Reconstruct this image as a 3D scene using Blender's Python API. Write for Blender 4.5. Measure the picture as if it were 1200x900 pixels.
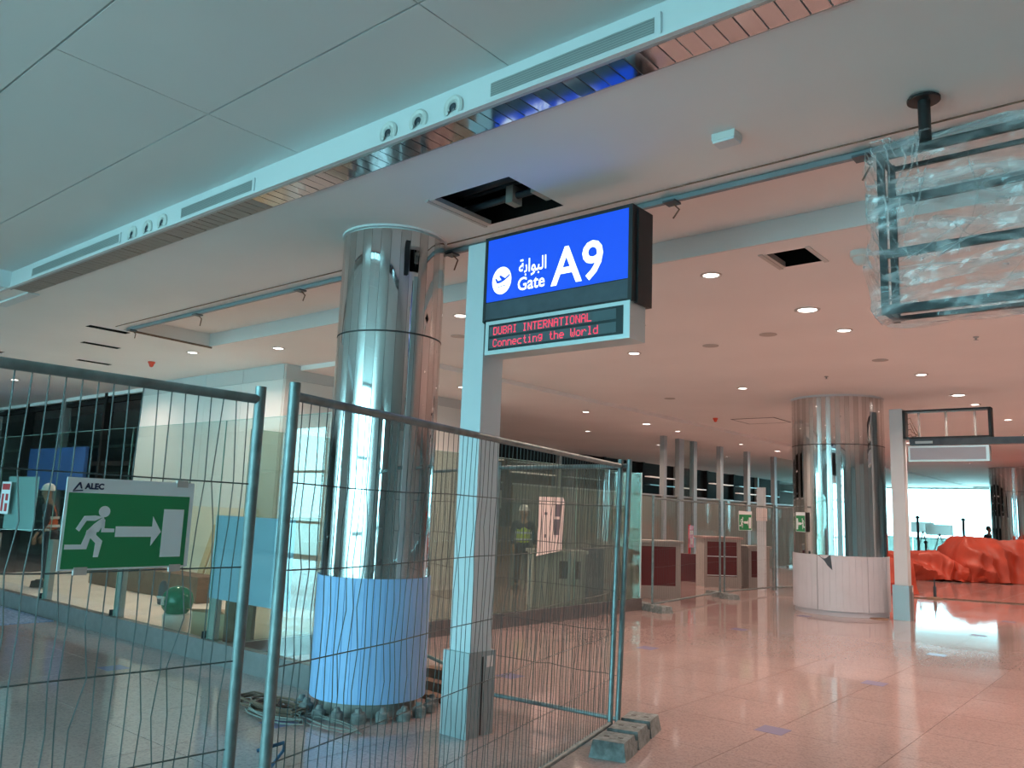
import bpy, bmesh, math, random
from mathutils import Vector, Matrix, noise
for o in list(bpy.data.objects): bpy.data.objects.remove(o)
C = bpy.context.scene.collection
scn = bpy.context.scene
PI = math.pi
rnd = random.Random(7)

# ------------------------------------------------------------------ camera
cam = bpy.data.objects.new('camera', bpy.data.cameras.new('camera'))
C.objects.link(cam); scn.camera = cam
yaw, pitch, roll = math.radians(-39.909), math.radians(8.896), math.radians(2.186)
fw = Vector((math.sin(yaw)*math.cos(pitch), math.cos(yaw)*math.cos(pitch), math.sin(pitch)))
rt = Vector((math.cos(yaw), -math.sin(yaw), 0)); up = rt.cross(fw)
r2 = rt*math.cos(roll)+up*math.sin(roll); u2 = up*math.cos(roll)-rt*math.sin(roll)
M = Matrix((r2, u2, -fw)).transposed().to_4x4(); M.translation = (0, 0, 1.63)
cam.matrix_world = M
cam.data.sensor_width = 36; cam.data.lens = 36*950/1200
cam.data.clip_start = .05; cam.data.clip_end = 500

# ------------------------------------------------------------------ sky, exposure
SKY = (.40, .88, 1.0); SKY_S = 13.0
WARM = (1.0, .72, .58); DL_W = 38.0
w = bpy.data.worlds.new('sky'); scn.world = w; w.use_nodes = True
w.node_tree.nodes['Background'].inputs[0].default_value = (*SKY, 1)
w.node_tree.nodes['Background'].inputs[1].default_value = SKY_S
vs = scn.view_settings
vs.view_transform = 'Standard'; vs.look = 'None'; vs.exposure = 0.0; vs.gamma = 1.0
vs.use_curve_mapping = False
cy = scn.cycles
try:
    cy.use_denoising = True; cy.denoiser = 'OPENIMAGEDENOISE'
    cy.max_bounces = 10; cy.diffuse_bounces = 5; cy.glossy_bounces = 5; cy.transparent_max_bounces = 24
    cy.sample_clamp_indirect = 8.0; cy.caustics_reflective = False; cy.caustics_refractive = False
except Exception: pass
def portal(name, loc, rot, sx, sy):         # daylight portals lying in the glazed walls
    l = bpy.data.lights.new(name, 'AREA'); l.shape = 'RECTANGLE'; l.size = sx; l.size_y = sy
    l.cycles.is_portal = True
    o = bpy.data.objects.new(name, l); C.objects.link(o); o.location = loc; o.rotation_euler = rot
portal('daylight_portal', (-4.5, -6.2, 2.05), (PI/2, 0, 0), 8, 4.1)
portal('daylight_portal', (6.55, -6.2, 2.05), (PI/2, 0, 0), 1.7, 4.1)
portal('daylight_portal', (-19, -6.2, 2.05), (PI/2, 0, 0), 7, 4.1)
portal('daylight_portal', (-10, 52.2, 1.97), (-PI/2, 0, 0), 12, 3.9)

# ------------------------------------------------------------------ materials
def nt(name):
    m = bpy.data.materials.new(name); m.use_nodes = True
    return m, m.node_tree, m.node_tree.nodes['Principled BSDF']
def mat(name, col, rough=.5, metal=0, spec=.5, var=0, scale=8, bump=0, bscale=60, emit=None, es=0, coat=0, stretch=None):
    m, t, b = nt(name); N, L = t.nodes, t.links
    b.inputs['Base Color'].default_value = (*col, 1); b.inputs['Roughness'].default_value = rough
    b.inputs['Metallic'].default_value = metal; b.inputs['Specular IOR Level'].default_value = spec
    b.inputs['Coat Weight'].default_value = coat
    if emit:
        b.inputs['Emission Color'].default_value = (*emit, 1); b.inputs['Emission Strength'].default_value = es
    if var or bump:
        tc = N.new('ShaderNodeTexCoord'); src = tc.outputs['Object']
        if stretch:
            mp = N.new('ShaderNodeMapping'); mp.inputs['Scale'].default_value = stretch
            L.new(src, mp.inputs[0]); src = mp.outputs[0]
    if var:
        n = N.new('ShaderNodeTexNoise'); n.inputs['Scale'].default_value = scale; n.inputs['Detail'].default_value = 5
        L.new(src, n.inputs['Vector'])
        r = N.new('ShaderNodeValToRGB')
        r.color_ramp.elements[0].position = .3; r.color_ramp.elements[1].position = .7
        r.color_ramp.elements[0].color = (*[c*(1-var) for c in col], 1)
        r.color_ramp.elements[1].color = (*[min(1, c*(1+var)) for c in col], 1)
        L.new(n.outputs['Fac'], r.inputs[0]); L.new(r.outputs[0], b.inputs['Base Color'])
    if bump:
        n2 = N.new('ShaderNodeTexNoise'); n2.inputs['Scale'].default_value = bscale; n2.inputs['Detail'].default_value = 4
        L.new(src, n2.inputs['Vector'])
        bp = N.new('ShaderNodeBump'); bp.inputs['Strength'].default_value = bump; bp.inputs['Distance'].default_value = .01
        L.new(n2.outputs['Fac'], bp.inputs['Height']); L.new(bp.outputs[0], b.inputs['Normal'])
    return m
def glass_mat(name, tint, refl=.06, haze=0., hazecol=(.7, .8, .8), rough=.0):
    """architectural glass: tinted see-through, mirror reflection by fresnel, optional frosting or painted veil"""
    m = bpy.data.materials.new(name); m.use_nodes = True; t = m.node_tree; N, L = t.nodes, t.links
    N.remove(N['Principled BSDF'])
    tr = N.new('ShaderNodeBsdfTransparent'); tr.inputs[0].default_value = (*tint, 1)
    gl = N.new('ShaderNodeBsdfGlossy'); gl.inputs['Roughness'].default_value = rough
    lw = N.new('ShaderNodeLayerWeight'); lw.inputs[0].default_value = .5      # Schlick, the same from both sides of the pane
    p5 = N.new('ShaderNodeMath'); p5.operation = 'POWER'; p5.inputs[1].default_value = 5; L.new(lw.outputs['Facing'], p5.inputs[0])
    ad = N.new('ShaderNodeMath'); ad.operation = 'MULTIPLY_ADD'; ad.inputs[1].default_value = .8; ad.inputs[2].default_value = refl
    L.new(p5.outputs[0], ad.inputs[0]); ad.use_clamp = True
    base = tr.outputs[0]
    if haze:
        df = N.new('ShaderNodeBsdfDiffuse'); df.inputs[0].default_value = (*hazecol, 1)
        tl = N.new('ShaderNodeBsdfTranslucent'); tl.inputs[0].default_value = (*hazecol, 1)
        a = N.new('ShaderNodeMixShader'); a.inputs[0].default_value = .4
        L.new(df.outputs[0], a.inputs[1]); L.new(tl.outputs[0], a.inputs[2])
        h = N.new('ShaderNodeMixShader'); h.inputs[0].default_value = haze
        L.new(tr.outputs[0], h.inputs[1]); L.new(a.outputs[0], h.inputs[2]); base = h.outputs[0]
    mx = N.new('ShaderNodeMixShader')
    L.new(ad.outputs[0], mx.inputs[0]); L.new(base, mx.inputs[1]); L.new(gl.outputs[0], mx.inputs[2])
    L.new(mx.outputs[0], N['Material Output'].inputs[0])
    return m
def film_mat(name, tint=(.95, .97, .97)):
    """crumpled clear polythene: mostly clear, milky where it is creased"""
    m = bpy.data.materials.new(name); m.use_nodes = True; t = m.node_tree; N, L = t.nodes, t.links
    N.remove(N['Principled BSDF'])
    tc = N.new('ShaderNodeTexCoord')
    mp = N.new('ShaderNodeMapping'); mp.inputs['Rotation'].default_value = (.4, .9, .3); mp.inputs['Scale'].default_value = (1.2, 4, 5)
    L.new(tc.outputs['Object'], mp.inputs[0])
    n = N.new('ShaderNodeTexNoise'); n.inputs['Scale'].default_value = 1.7; n.inputs['Detail'].default_value = 6; n.inputs['Distortion'].default_value = 1.2
    L.new(mp.outputs[0], n.inputs['Vector'])
    r = N.new('ShaderNodeValToRGB'); r.color_ramp.elements[0].position = .42; r.color_ramp.elements[0].color = (.02, .02, .02, 1)
    r.color_ramp.elements[1].position = .72; r.color_ramp.elements[1].color = (.55, .55, .55, 1)
    L.new(n.outputs['Fac'], r.inputs[0])
    tr = N.new('ShaderNodeBsdfTransparent'); tr.inputs[0].default_value = (*tint, 1)
    df = N.new('ShaderNodeBsdfDiffuse'); df.inputs[0].default_value = (.88, .93, .95, 1)
    gl = N.new('ShaderNodeBsdfGlossy'); gl.inputs['Roughness'].default_value = .12; gl.inputs[0].default_value = (.6, .6, .6, 1)
    a = N.new('ShaderNodeMixShader'); a.inputs[0].default_value = .18
    L.new(df.outputs[0], a.inputs[1]); L.new(gl.outputs[0], a.inputs[2])
    mx = N.new('ShaderNodeMixShader'); L.new(r.outputs[0], mx.inputs[0]); L.new(tr.outputs[0], mx.inputs[1]); L.new(a.outputs[0], mx.inputs[2])
    L.new(mx.outputs[0], N['Material Output'].inputs[0])
    return m
def terrazzo(name, base):
    m, t, b = nt(name); N, L = t.nodes, t.links
    tc = N.new('ShaderNodeTexCoord'); geo = N.new('ShaderNodeNewGeometry')
    v = N.new('ShaderNodeTexVoronoi'); v.inputs['Scale'].default_value = 70
    L.new(geo.outputs['Position'], v.inputs['Vector'])
    r = N.new('ShaderNodeValToRGB'); r.color_ramp.interpolation = 'CONSTANT'
    e = r.color_ramp.elements; e[0].position = 0; e[0].color = (*[c*.84 for c in base], 1); e[1].position = .22; e[1].color = (*base, 1)
    for p, k in ((.5, .95), (.68, 1.05), (.85, .98)):
        x = e.new(p); x.color = (*[min(1, c*k) for c in base], 1)
    sp = N.new('ShaderNodeSeparateColor'); L.new(v.outputs['Color'], sp.inputs[0]); L.new(sp.outputs[0], r.inputs[0])
    n = N.new('ShaderNodeTexNoise'); n.inputs['Scale'].default_value = .9; n.inputs['Detail'].default_value = 6
    L.new(geo.outputs['Position'], n.inputs['Vector'])
    mr = N.new('ShaderNodeMapRange'); mr.inputs[1].default_value = .3; mr.inputs[2].default_value = .7; mr.inputs[3].default_value = .92; mr.inputs[4].default_value = 1.06
    L.new(n.outputs['Fac'], mr.inputs[0])
    mul = N.new('ShaderNodeMix'); mul.data_type = 'RGBA'; mul.blend_type = 'MULTIPLY'; mul.inputs[0].default_value = 1
    L.new(r.outputs[0], mul.inputs[6]); L.new(mr.outputs[0], mul.inputs[7]); L.new(mul.outputs[2], b.inputs['Base Color'])
    rr = N.new('ShaderNodeMapRange'); rr.inputs[1].default_value = .3; rr.inputs[2].default_value = .7; rr.inputs[3].default_value = .045; rr.inputs[4].default_value = .11
    L.new(n.outputs['Fac'], rr.inputs[0]); L.new(rr.outputs[0], b.inputs['Roughness'])
    b.inputs['Specular IOR Level'].default_value = .6
    return m
m_floor = terrazzo('polished_terrazzo', (.42, .315, .30))
m_ceil = mat('white_plasterboard', (.88, .87, .86), .9, var=.03, scale=.6)
m_coffer = mat('coffer_paint', (.72, .75, .75), .75, var=.03, scale=.5)
m_fascia = mat('white_fascia_paint', (.72, .75, .77), .6)
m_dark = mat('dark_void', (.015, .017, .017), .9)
m_black = mat('black_powder_coat', (.012, .013, .015), .45)
m_char = mat('charcoal_metal', (.055, .075, .095), .45, var=.2, scale=9)
m_wrapbar = mat('dark_bar', (.05, .055, .06), .7, spec=.3)
m_post = mat('pale_post_paint', (.60, .65, .68), .45, var=.03, scale=3)
m_steelbox = mat('brushed_steel', (.38, .43, .45), .36, metal=.7, bump=.05, bscale=120, stretch=(1, 1, .05))
m_mirror = mat('mirror_steel', (.72, .72, .72), .03, metal=1)
m_brush = mat('satin_steel', (.60, .59, .58), .19, metal=1)
m_joint = mat('dark_joint', (.05, .05, .05), .6)
m_film_blue = mat('protective_film_panel', (.30, .50, .80), .35, var=.04, scale=3)
m_clad = mat('pale_grey_panel', (.60, .61, .66), .38, var=.04, scale=3)
m_conc = mat('concrete', (.30, .29, .27), .9, var=.25, scale=14, bump=.3)
m_galv = mat('galvanised_tube', (.21, .265, .27), .42, metal=.6, var=.2, scale=14)
m_wire = mat('fence_wire', (.10, .115, .115), .5, metal=.5)
m_foot = mat('fence_foot_block', (.21, .24, .24), .85, var=.35, scale=22, bump=.4)
m_green = mat('sign_green', (.016, .27, .10), .4)
m_white = mat('sign_white', (.86, .89, .92), .45)
m_navy = mat('navy_print', (.02, .03, .09), .5)
m_red = mat('red_print', (.55, .03, .04), .5)
m_bluelit = mat('lit_blue_panel', (.01, .06, .5), .35, emit=(.005, .072, .74), es=.76)
m_whitelit = mat('lit_white_lettering', (.8, .8, .8), .4, emit=(.95, .97, 1), es=1.15)
m_led = mat('red_led', (.2, 0, .02), .4, emit=(1, .06, .13), es=1.1)
m_ledbk = mat('led_window', (.03, .045, .05), .25)
m_ledrow = mat('led_row_backing', (.075, .115, .13), .3)
m_ltframe = mat('anodised_frame', (.62, .72, .74), .35, metal=.5)
m_lens = mat('lit_lamp_lens', (.9, .9, .9), .4, emit=(1, .93, .85), es=9)
m_trim = mat('lamp_trim', (.62, .6, .58), .4, metal=.4)
m_wall = mat('off_white_wall', (.78, .78, .76), .8, var=.03, scale=.7)
m_backwall = mat('grey_wall', (.66, .67, .66), .8)
m_band_panel = mat('upper_band_panel', (.58, .60, .60), .6)
m_wallpanel = mat('pale_wall_panel', (.76, .76, .74), .6, var=.03, scale=.8)
m_glass = glass_mat('clear_glass', (.86, .93, .91), .09)
m_glass2 = glass_mat('greenish_veiled_glass', (.80, .88, .83), .08, haze=.13, hazecol=(.40, .43, .38))  # haze paints the milky reflected veil into the pane colour
m_glasswin = glass_mat('window_glass', (.95, .98, .98), .04)
m_frost = glass_mat('frosted_glass', (.80, .88, .85), .05, haze=.6, hazecol=(.38, .42, .40))
m_gedge = mat('glass_edge', (.45, .68, .62), .2)
m_kerb = mat('stone_kerb', (.13, .12, .12), .35, var=.12, scale=12)
m_sheet = mat('dust_sheet', (.80, .72, .64), .85, var=.08, scale=2)
m_orange = mat('orange_tarpaulin', (.50, .065, .032), .5, var=.15, scale=2)
m_film = film_mat('clear_polythene')
m_wood = mat('timber', (.55, .42, .24), .7, var=.2, scale=6, stretch=(1, 1, .1))
m_brown = mat('brown_board', (.20, .12, .08), .8, var=.25, scale=9)
m_card = mat('cardboard', (.52, .38, .26), .85, var=.08, scale=5)
m_maroon = mat('maroon_panel', (.105, .018, .022), .4, var=.1, scale=3)
m_desk = mat('grey_desk_laminate', (.46, .44, .42), .45, var=.06, scale=4)
m_pinklam = mat('pink_laminate', (.40, .28, .26), .5)
m_dframe = mat('desk_frame', (.34, .32, .30), .45, metal=.3)
m_shop = mat('dark_shopfront', (.022, .02, .02), .8, spec=.15)
m_shelf = mat('backlit_shelf_edge', (.6, .5, .45), .4, emit=(1, .72, .6), es=.55)
m_cable = mat('cable_sheath', (.16, .10, .07), .7, var=.4, scale=10)
m_gcable = mat('grey_cable', (.24, .26, .24), .7)
m_paper = mat('pinkish_paper', (.80, .72, .70), .8)
m_ink = mat('grey_ink', (.16, .15, .18), .8)
m_skin = mat('skin', (.36, .2, .13), .55)
m_vest = mat('hi_vis_yellow', (.55, .68, .06), .7)
m_vest2 = mat('hi_vis_orange', (.72, .13, .03), .7)
m_band = mat('reflective_band', (.7, .72, .72), .4)
m_trou = mat('dark_workwear', (.03, .035, .05), .85, var=.2, scale=12)
m_boot = mat('black_boot', (.015, .014, .013), .5)
m_helmet = mat('white_helmet', (.82, .8, .78), .3)
m_hair = mat('dark_hair', (.015, .012, .01), .6)
m_plast = mat('off_white_plastic', (.70, .72, .70), .45)
m_redplast = mat('red_plastic', (.75, .07, .03), .4)
m_globe = mat('green_bottle_plastic', (.015, .22, .13), .15, var=.3, scale=18)
m_blueboard = mat('blue_patch', (.08, .19, .52), .5, var=.08, scale=2)
m_ltblue = mat('pale_blue_film', (.42, .56, .74), .5, var=.04, scale=3)
m_cream = mat('cream_board', (.78, .68, .54), .8, var=.05, scale=2)
m_carpet = mat('blue_grey_carpet', (.19, .24, .36), .95, var=.45, scale=40)
m_inlay = mat('blue_inlay_tile', (.25, .235, .36), .2)
m_apron = mat('outdoor_paving', (.55, .55, .52), .9, var=.08, scale=.4)
m_alu = mat('grey_aluminium', (.42, .45, .46), .4, metal=.5)

# ------------------------------------------------------------------ mesh helpers
class MB:
    def __init__(s): s.v = []; s.f = []; s.mi = []; s.m = 0
    def add(s, vs, fs):
        k = len(s.v); s.v += [tuple(v) for v in vs]; s.f += [tuple(i+k for i in f) for f in fs]; s.mi += [s.m]*len(fs); return s
    def box(s, x0, x1, y0, y1, z0, z1, taper=0):
        t = taper
        return s.add([(x0, y0, z0), (x1, y0, z0), (x1, y1, z0), (x0, y1, z0), (x0+t, y0+t, z1), (x1-t, y0+t, z1), (x1-t, y1-t, z1), (x0+t, y1-t, z1)],
                     [(3, 2, 1, 0), (4, 5, 6, 7), (0, 1, 5, 4), (1, 2, 6, 5), (2, 3, 7, 6), (3, 0, 4, 7)])
    def tube(s, pts, r, n=8, cap=True):
        pts = [Vector(p) for p in pts]; rings = []
        rs = r if isinstance(r, (list, tuple)) else [r]*len(pts)
        a = None
        for i, p in enumerate(pts):
            d = (pts[min(i+1, len(pts)-1)]-pts[max(i-1, 0)])
            d = d.normalized() if d.length > 1e-9 else Vector((0, 0, 1))
            if a is None:
                a = d.cross(Vector((0, 0, 1)) if abs(d.z) < .9 else Vector((1, 0, 0))).normalized()
            else:
                a = (a-d*a.dot(d)).normalized()
            b = d.cross(a)
            rings.append([p+(a*math.cos(2*PI*k/n)+b*math.sin(2*PI*k/n))*rs[i] for k in range(n)])
        vs = [v for R in rings for v in R]; fs = []
        for i in range(len(pts)-1):
            for k in range(n):
                fs.append((i*n+k, i*n+(k+1) % n, (i+1)*n+(k+1) % n, (i+1)*n+k))
        if cap:
            fs.append(tuple(reversed(range(n)))); fs.append(tuple((len(pts)-1)*n+k for k in range(n)))
        return s.add(vs, fs)
    def lathe(s, prof, c=(0, 0, 0), n=24, a0=0, a1=2*PI):
        full = abs(a1-a0-2*PI) < 1e-6; m = n if full else n+1; vs = []; fs = []
        for r, z in prof:
            for k in range(m):
                a = a0+(a1-a0)*k/n; vs.append((c[0]+r*math.cos(a), c[1]+r*math.sin(a), c[2]+z))
        for i in range(len(prof)-1):
            for k in range(n):
                k2 = (k+1) % m; fs.append((i*m+k, i*m+k2, (i+1)*m+k2, (i+1)*m+k))
        if full:
            if prof[0][0] > 1e-6: fs.append(tuple(reversed(range(m))))
            if prof[-1][0] > 1e-6: fs.append(tuple((len(prof)-1)*m+k for k in range(m)))
        return s.add(vs, fs)
    def prism(s, poly, y0, y1):                 # polygon in x,z ; extruded y0..y1 (front face at y0, facing -y)
        n = len(poly); vs = [(x, y0, z) for x, z in poly]+[(x, y1, z) for x, z in poly]
        fs = [tuple(range(n)), tuple(reversed(range(n, 2*n)))]+[(i, i+n, (i+1) % n+n, (i+1) % n) for i in range(n)]
        return s.add(vs, fs)
    def mesh(s, name, mats, smooth=False):
        me = bpy.data.meshes.new(name); me.from_pydata(s.v, [], s.f)
        for m in (mats if isinstance(mats, (list, tuple)) else [mats]): me.materials.append(m)
        me.polygons.foreach_set('material_index', s.mi)
        bm = bmesh.new(); bm.from_mesh(me); bmesh.ops.recalc_face_normals(bm, faces=bm.faces); bm.to_mesh(me); bm.free()
        if smooth:
            me.polygons.foreach_set('use_smooth', [True]*len(me.polygons))
            try: me.set_sharp_from_angle(angle=math.radians(40))
            except Exception: pass
        me.update(); return me
    def build(s, name, mats, parent=None, loc=(0, 0, 0), rot=(0, 0, 0), smooth=False):
        return link(name, s.mesh(name, mats, smooth), parent, loc, rot)
def link(name, me, parent=None, loc=(0, 0, 0), rot=(0, 0, 0)):
    o = bpy.data.objects.new(name, me); C.objects.link(o); o.location = loc; o.rotation_euler = rot
    if parent: o.parent = parent
    return o
def tag(o, label, cat, group=None):
    o['label'] = label; o['category'] = cat
    if group: o['group'] = group
    return o
def thing(name, label, cat, loc=(0, 0, 0), rz=0, group=None):
    o = bpy.data.objects.new(name, None); C.objects.link(o); o.location = loc; o.rotation_euler = (0, 0, rz); o.empty_display_size = .2
    return tag(o, label, cat, group)
def struct(o, label=None):
    o['kind'] = 'structure'
    if label: o['label'] = label
    return o
def semp(name, label=None, loc=(0, 0, 0)):
    o = bpy.data.objects.new(name, None); C.objects.link(o); o.location = loc; return struct(o, label)
def stuff(o): o['kind'] = 'stuff'; return o
ORD_X = ['thirteenth', 'fourteenth', 'fifteenth', 'sixteenth']
ORD = ['first', 'second', 'third', 'fourth', 'fifth', 'sixth', 'seventh', 'eighth', 'ninth', 'tenth', 'eleventh', 'twelfth']+ORD_X
def text_mesh(s, x0, x1, z0, z1, y, name, m, parent, off=0., depth=.002):
    c = bpy.data.curves.new(name, 'FONT'); c.body = s; c.size = 1; c.offset = off; c.resolution_u = 3
    o = bpy.data.objects.new(name, c); C.objects.link(o)
    dg = bpy.context.evaluated_depsgraph_get(); me = bpy.data.meshes.new_from_object(o.evaluated_get(dg))
    bpy.data.objects.remove(o)
    xs = [v.co.x for v in me.vertices]; ys = [v.co.y for v in me.vertices]
    sx = (x1-x0)/(max(xs)-min(xs)); sz = (z1-z0)/(max(ys)-min(ys)); mx, my = min(xs), min(ys)
    for v in me.vertices: v.co = Vector((x0+(v.co.x-mx)*sx, y, z0+(v.co.y-my)*sz))
    me.materials.clear(); me.materials.append(m)
    return link(name, me, parent)

# ================================================================== SETTING
# ---- floor: a screed with polished terrazzo tiles laid on it
X0, X1, Y0, Y1 = -40., 14., -6.2, 52.2
fl = MB().box(X0, X1, Y0, Y1, -.3, -.004).build('floor', mat('floor_joint', (.34, .27, .25), .4)); struct(fl, 'polished pinkish terrazzo floor')
T = .9; ox, oy = -2.66-.0, 6.55
def inview(x, y):
    d = Vector((x, y, -1.63)); z = d.dot(fw)
    if z < .3: return None
    px = 600+950*d.dot(r2)/z; py = 450-950*d.dot(u2)/z
    return (px, py, z) if -80 < px < 1280 and py < 1010 else None
cells = []
for i in range(-42, 19):
    for j in range(-14, 51):
        x, y = ox+T*i, oy+T*j
        if x-T < X0 or x > X1 or y-T < Y0 or y > Y1: continue
        q = inview(x-T/2, y-T/2); cells.append((q[2] if q else 1e9, x, y))
cells.sort()
tile = MB().box(-T+.003, -.003, -T+.003, -.003, -.02, 0).mesh('floor_tile', m_floor)
for k, (z, x, y) in enumerate(cells[:280]): link('floor_tile', tile, fl, (x, y, 0))
mb = MB()
for z, x, y in cells[280:]:
    mb.add([(x-T+.003, y-T+.003, 0), (x-.003, y-T+.003, 0), (x-.003, y-.003, 0), (x-T+.003, y-.003, 0)], [(0, 1, 2, 3)])
stuff(mb.build('floor_tile_field', m_floor, fl))
inl = MB().box(-.11, .11, -.11, .11, 0, .0015).mesh('floor_inlay', m_inlay)
for x in (-8.06, -5.36, -2.66, .04):
    for y in (3.85, 6.55, 9.25, 11.95, 14.65, 17.35): link('floor_inlay', inl, fl, (x, y, 0))

# ---- ceilings
ZC = 3.98
holes = [(-4.37, -3.575, 4.15, 4.815), (-2.79, -2.41, 6.78, 7.22), (-11.86, -11.69, 4.73, 5.30), (-13.22, -13.06, 5.22, 5.80), (-15.05, -14.88, 5.90, 6.48),
         (-17.1, -16.9, 5.0, 5.6), (-15.6, -15.4, 4.3, 4.9), (-9.5, -9.32, 4.3, 4.301)][:7]
RX0, RX1, RY0, RY1, RZ = -11.6, 6., 5.14, 6.48, 4.18     # recess between the track and the fascia
CX0, CY = -10.4, 3.27                                     # coffer on the camera side
def ceil_plane(x0, x1, y0, y1, z, hs):
    xs = sorted({x0, x1, *[v for h in hs for v in h[:2] if x0 < v < x1]}); ys = sorted({y0, y1, *[v for h in hs for v in h[2:] if y0 < v < y1]})
    mb = MB()
    for a, b in zip(xs, xs[1:]):
        for c, d in zip(ys, ys[1:]):
            mx, my = (a+b)/2, (c+d)/2
            if any(h[0] < mx < h[1] and h[2] < my < h[3] for h in hs): continue
            mb.add([(a, c, z), (b, c, z), (b, d, z), (a, d, z)], [(0, 3, 2, 1)])
    return mb
cuts = holes+[(RX0, RX1, RY0, RY1), (CX0, X1, Y0, CY)]
lower = (X0, -9.35, 8.3, Y1)                              # slightly lower ceiling over the desks
cl = ceil_plane(X0, X1, Y0, Y1, ZC, cuts+[lower]).build('ceiling', m_ceil); struct(cl, 'flat white plasterboard ceiling')
ceil_plane(lower[0], lower[1], lower[2], lower[3], 3.90, []).add([(-9.35, 8.3, 3.90), (-9.35, Y1, 3.90), (-9.35, Y1, ZC), (-9.35, 8.3, ZC)], [(0, 1, 2, 3)]).add(
    [(X0, 8.3, 3.90), (-9.35, 8.3, 3.90), (-9.35, 8.3, ZC), (X0, 8.3, ZC)], [(0, 1, 2, 3)]).build('lowered_ceiling', m_ceil, cl)
MB().box(RX0, RX1, RY0, RY1, RZ, RZ+.02).build('recess_soffit', m_ceil, cl)
rb = MB()
rb.box(RX0-.02, RX1, RY1, RY1+.03, ZC-.001, RZ)
rb.build('recess_fascia', m_fascia, cl)
MB().box(RX0-.02, RX0, RY0, RY1, ZC-.001, RZ).box(RX0, RX1, RY0-.02, RY0, ZC, RZ).build('recess_side', m_ceil, cl)
MB().box(X0, X1, Y0, Y1, 4.9, 5.1).build('light_block_slab', m_dark, cl)  # unseen slab added above the ceiling to block light
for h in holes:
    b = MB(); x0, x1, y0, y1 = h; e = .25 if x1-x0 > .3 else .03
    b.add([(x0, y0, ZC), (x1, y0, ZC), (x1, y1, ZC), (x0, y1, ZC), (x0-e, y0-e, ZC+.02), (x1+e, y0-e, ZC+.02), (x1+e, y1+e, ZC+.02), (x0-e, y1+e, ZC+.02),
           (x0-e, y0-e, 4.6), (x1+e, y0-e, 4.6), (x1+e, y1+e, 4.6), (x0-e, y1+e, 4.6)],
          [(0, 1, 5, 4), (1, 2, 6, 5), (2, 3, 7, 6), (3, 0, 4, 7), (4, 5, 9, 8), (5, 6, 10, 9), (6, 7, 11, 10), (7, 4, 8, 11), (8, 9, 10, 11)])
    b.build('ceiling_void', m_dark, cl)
# coffer on the camera side: panels with open joints, fascia, left return
ZU = 4.165
rows = [(Y0, -2.2), (-2.2, -.3), (-.3, 1.587), (1.587, 2.55), (2.55, CY)]
MB().box(CX0, X1, Y0, CY, ZU+.03, ZU+.05).build('coffer_backing', m_joint, cl)
for k, (a, b) in enumerate(rows):
    g = .006
    for x0, x1 in ((CX0, -4.86), (-4.86, -2.85), (-2.85, 1.2), (1.2, 5.2), (5.2, 9.2), (9.2, X1)) if k > 2 else ((CX0, -2.6), (-2.6, 1.4), (1.4, 5.4), (5.4, X1)):
        MB().box(x0+.004, x1-.004, a+g, b-(g if k < 4 else 0), ZU, ZU+.03).build('ceiling_panel', m_coffer, cl)
trim = semp('trim_1', 'white coffer fascia with air grilles and jet nozzles')
MB().box(CX0, X1, CY, CY+.03, ZC, ZU+.04).box(CX0-.03, CX0, Y0, CY+.03, ZC, ZU+.04).build('fascia', m_fascia, trim)
MB().box(CX0-.5, X1, CY-.022, CY+.012, ZC-.014, ZC+.004).box(CX0-.022, CX0+.012, Y0, CY, ZC-.014, ZC+.004).build('lip', m_fascia, trim)
MB().box(-11.5, -10.42, CY+.2, CY+.33, ZC-.02, ZC-.001).build('loose_strip', m_fascia, trim)
for x0, x1 in ((-9.74, -7.66), (-6.50, -5.43), (-2.97, -1.89), (.6, 1.7)):
    g = MB().box(x0-.03, x1+.03, CY-.012, CY, 3.992, 4.102).build('grille', m_fascia, trim)
    MB().box(x0, x1, CY-.014, CY-.011, 4.005, 4.09).build('grille_opening', m_alu, g)
    for k in range(6):
        z = 4.009+k*.0142
        MB().add([(x0, CY-.02, z), (x1, CY-.02, z), (x1, CY-.013, z+.008), (x0, CY-.013, z+.008), (x0, CY-.02, z+.002), (x1, CY-.02, z+.002)], [(0, 1, 2, 3), (0, 3, 2, 1), (4, 5, 1, 0)]).build('louvre', m_plast, g)
    if x0 > -4: MB().box(x1+.03, x1+.037, CY-.016, CY, 3.99, 4.11).build('edge', m_fascia, g)
noz = MB().lathe([(.078, -.002), (.078, .012), (.068, .02), (.058, .012), (.048, .012), (.042, .022), (.034, .016), (.030, -.0)], n=24, a0=-.75, a1=PI+.75).mesh('nozzle', m_plast, True)
nozi = MB().lathe([(.0001, .0), (.026, .0), (.029, .006)], n=16, a0=-.9, a1=PI+.9).mesh('nozzle_mouth', m_char)
for x in (-7.39, -7.10, -6.83, -3.86, -3.58, -3.275):
    n_ = link('jet_nozzle', noz, trim, (x, CY-.003, 4.035), (-PI/2, 0, 0)); n_.rotation_euler = (PI/2, 0, 0); link('nozzle_mouth', nozi, n_, (.006, -.008, .012))
# mirror slats under the ceiling edge
tr2 = semp('trim_2', 'polished metal slat strip along the coffer edge')
sl = MB().box(-.046, .046, 0, .20, -.012, 0).mesh('slat', mat('polished_slat', (.44, .46, .49), .09, metal=1))
sl2 = MB().box(-.046, .046, 0, .20, -.012, 0).mesh('slat', mat('filmed_slat', (.36, .31, .28), .55, metal=.3))
for k in range(104): link('slat', sl if k > 48 else sl2, tr2, (-10.35+.1*k, CY+.035, ZC-.001), (rnd.gauss(0, .006), rnd.gauss(0, .012), 0))
MB().box(-10.45, .1, CY+.012, CY+.034, ZC-.016, ZC-.001).box(-10.45, .1, CY+.236, CY+.248, ZC-.01, ZC-.001).build('slat_rail', m_alu, tr2)

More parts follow.
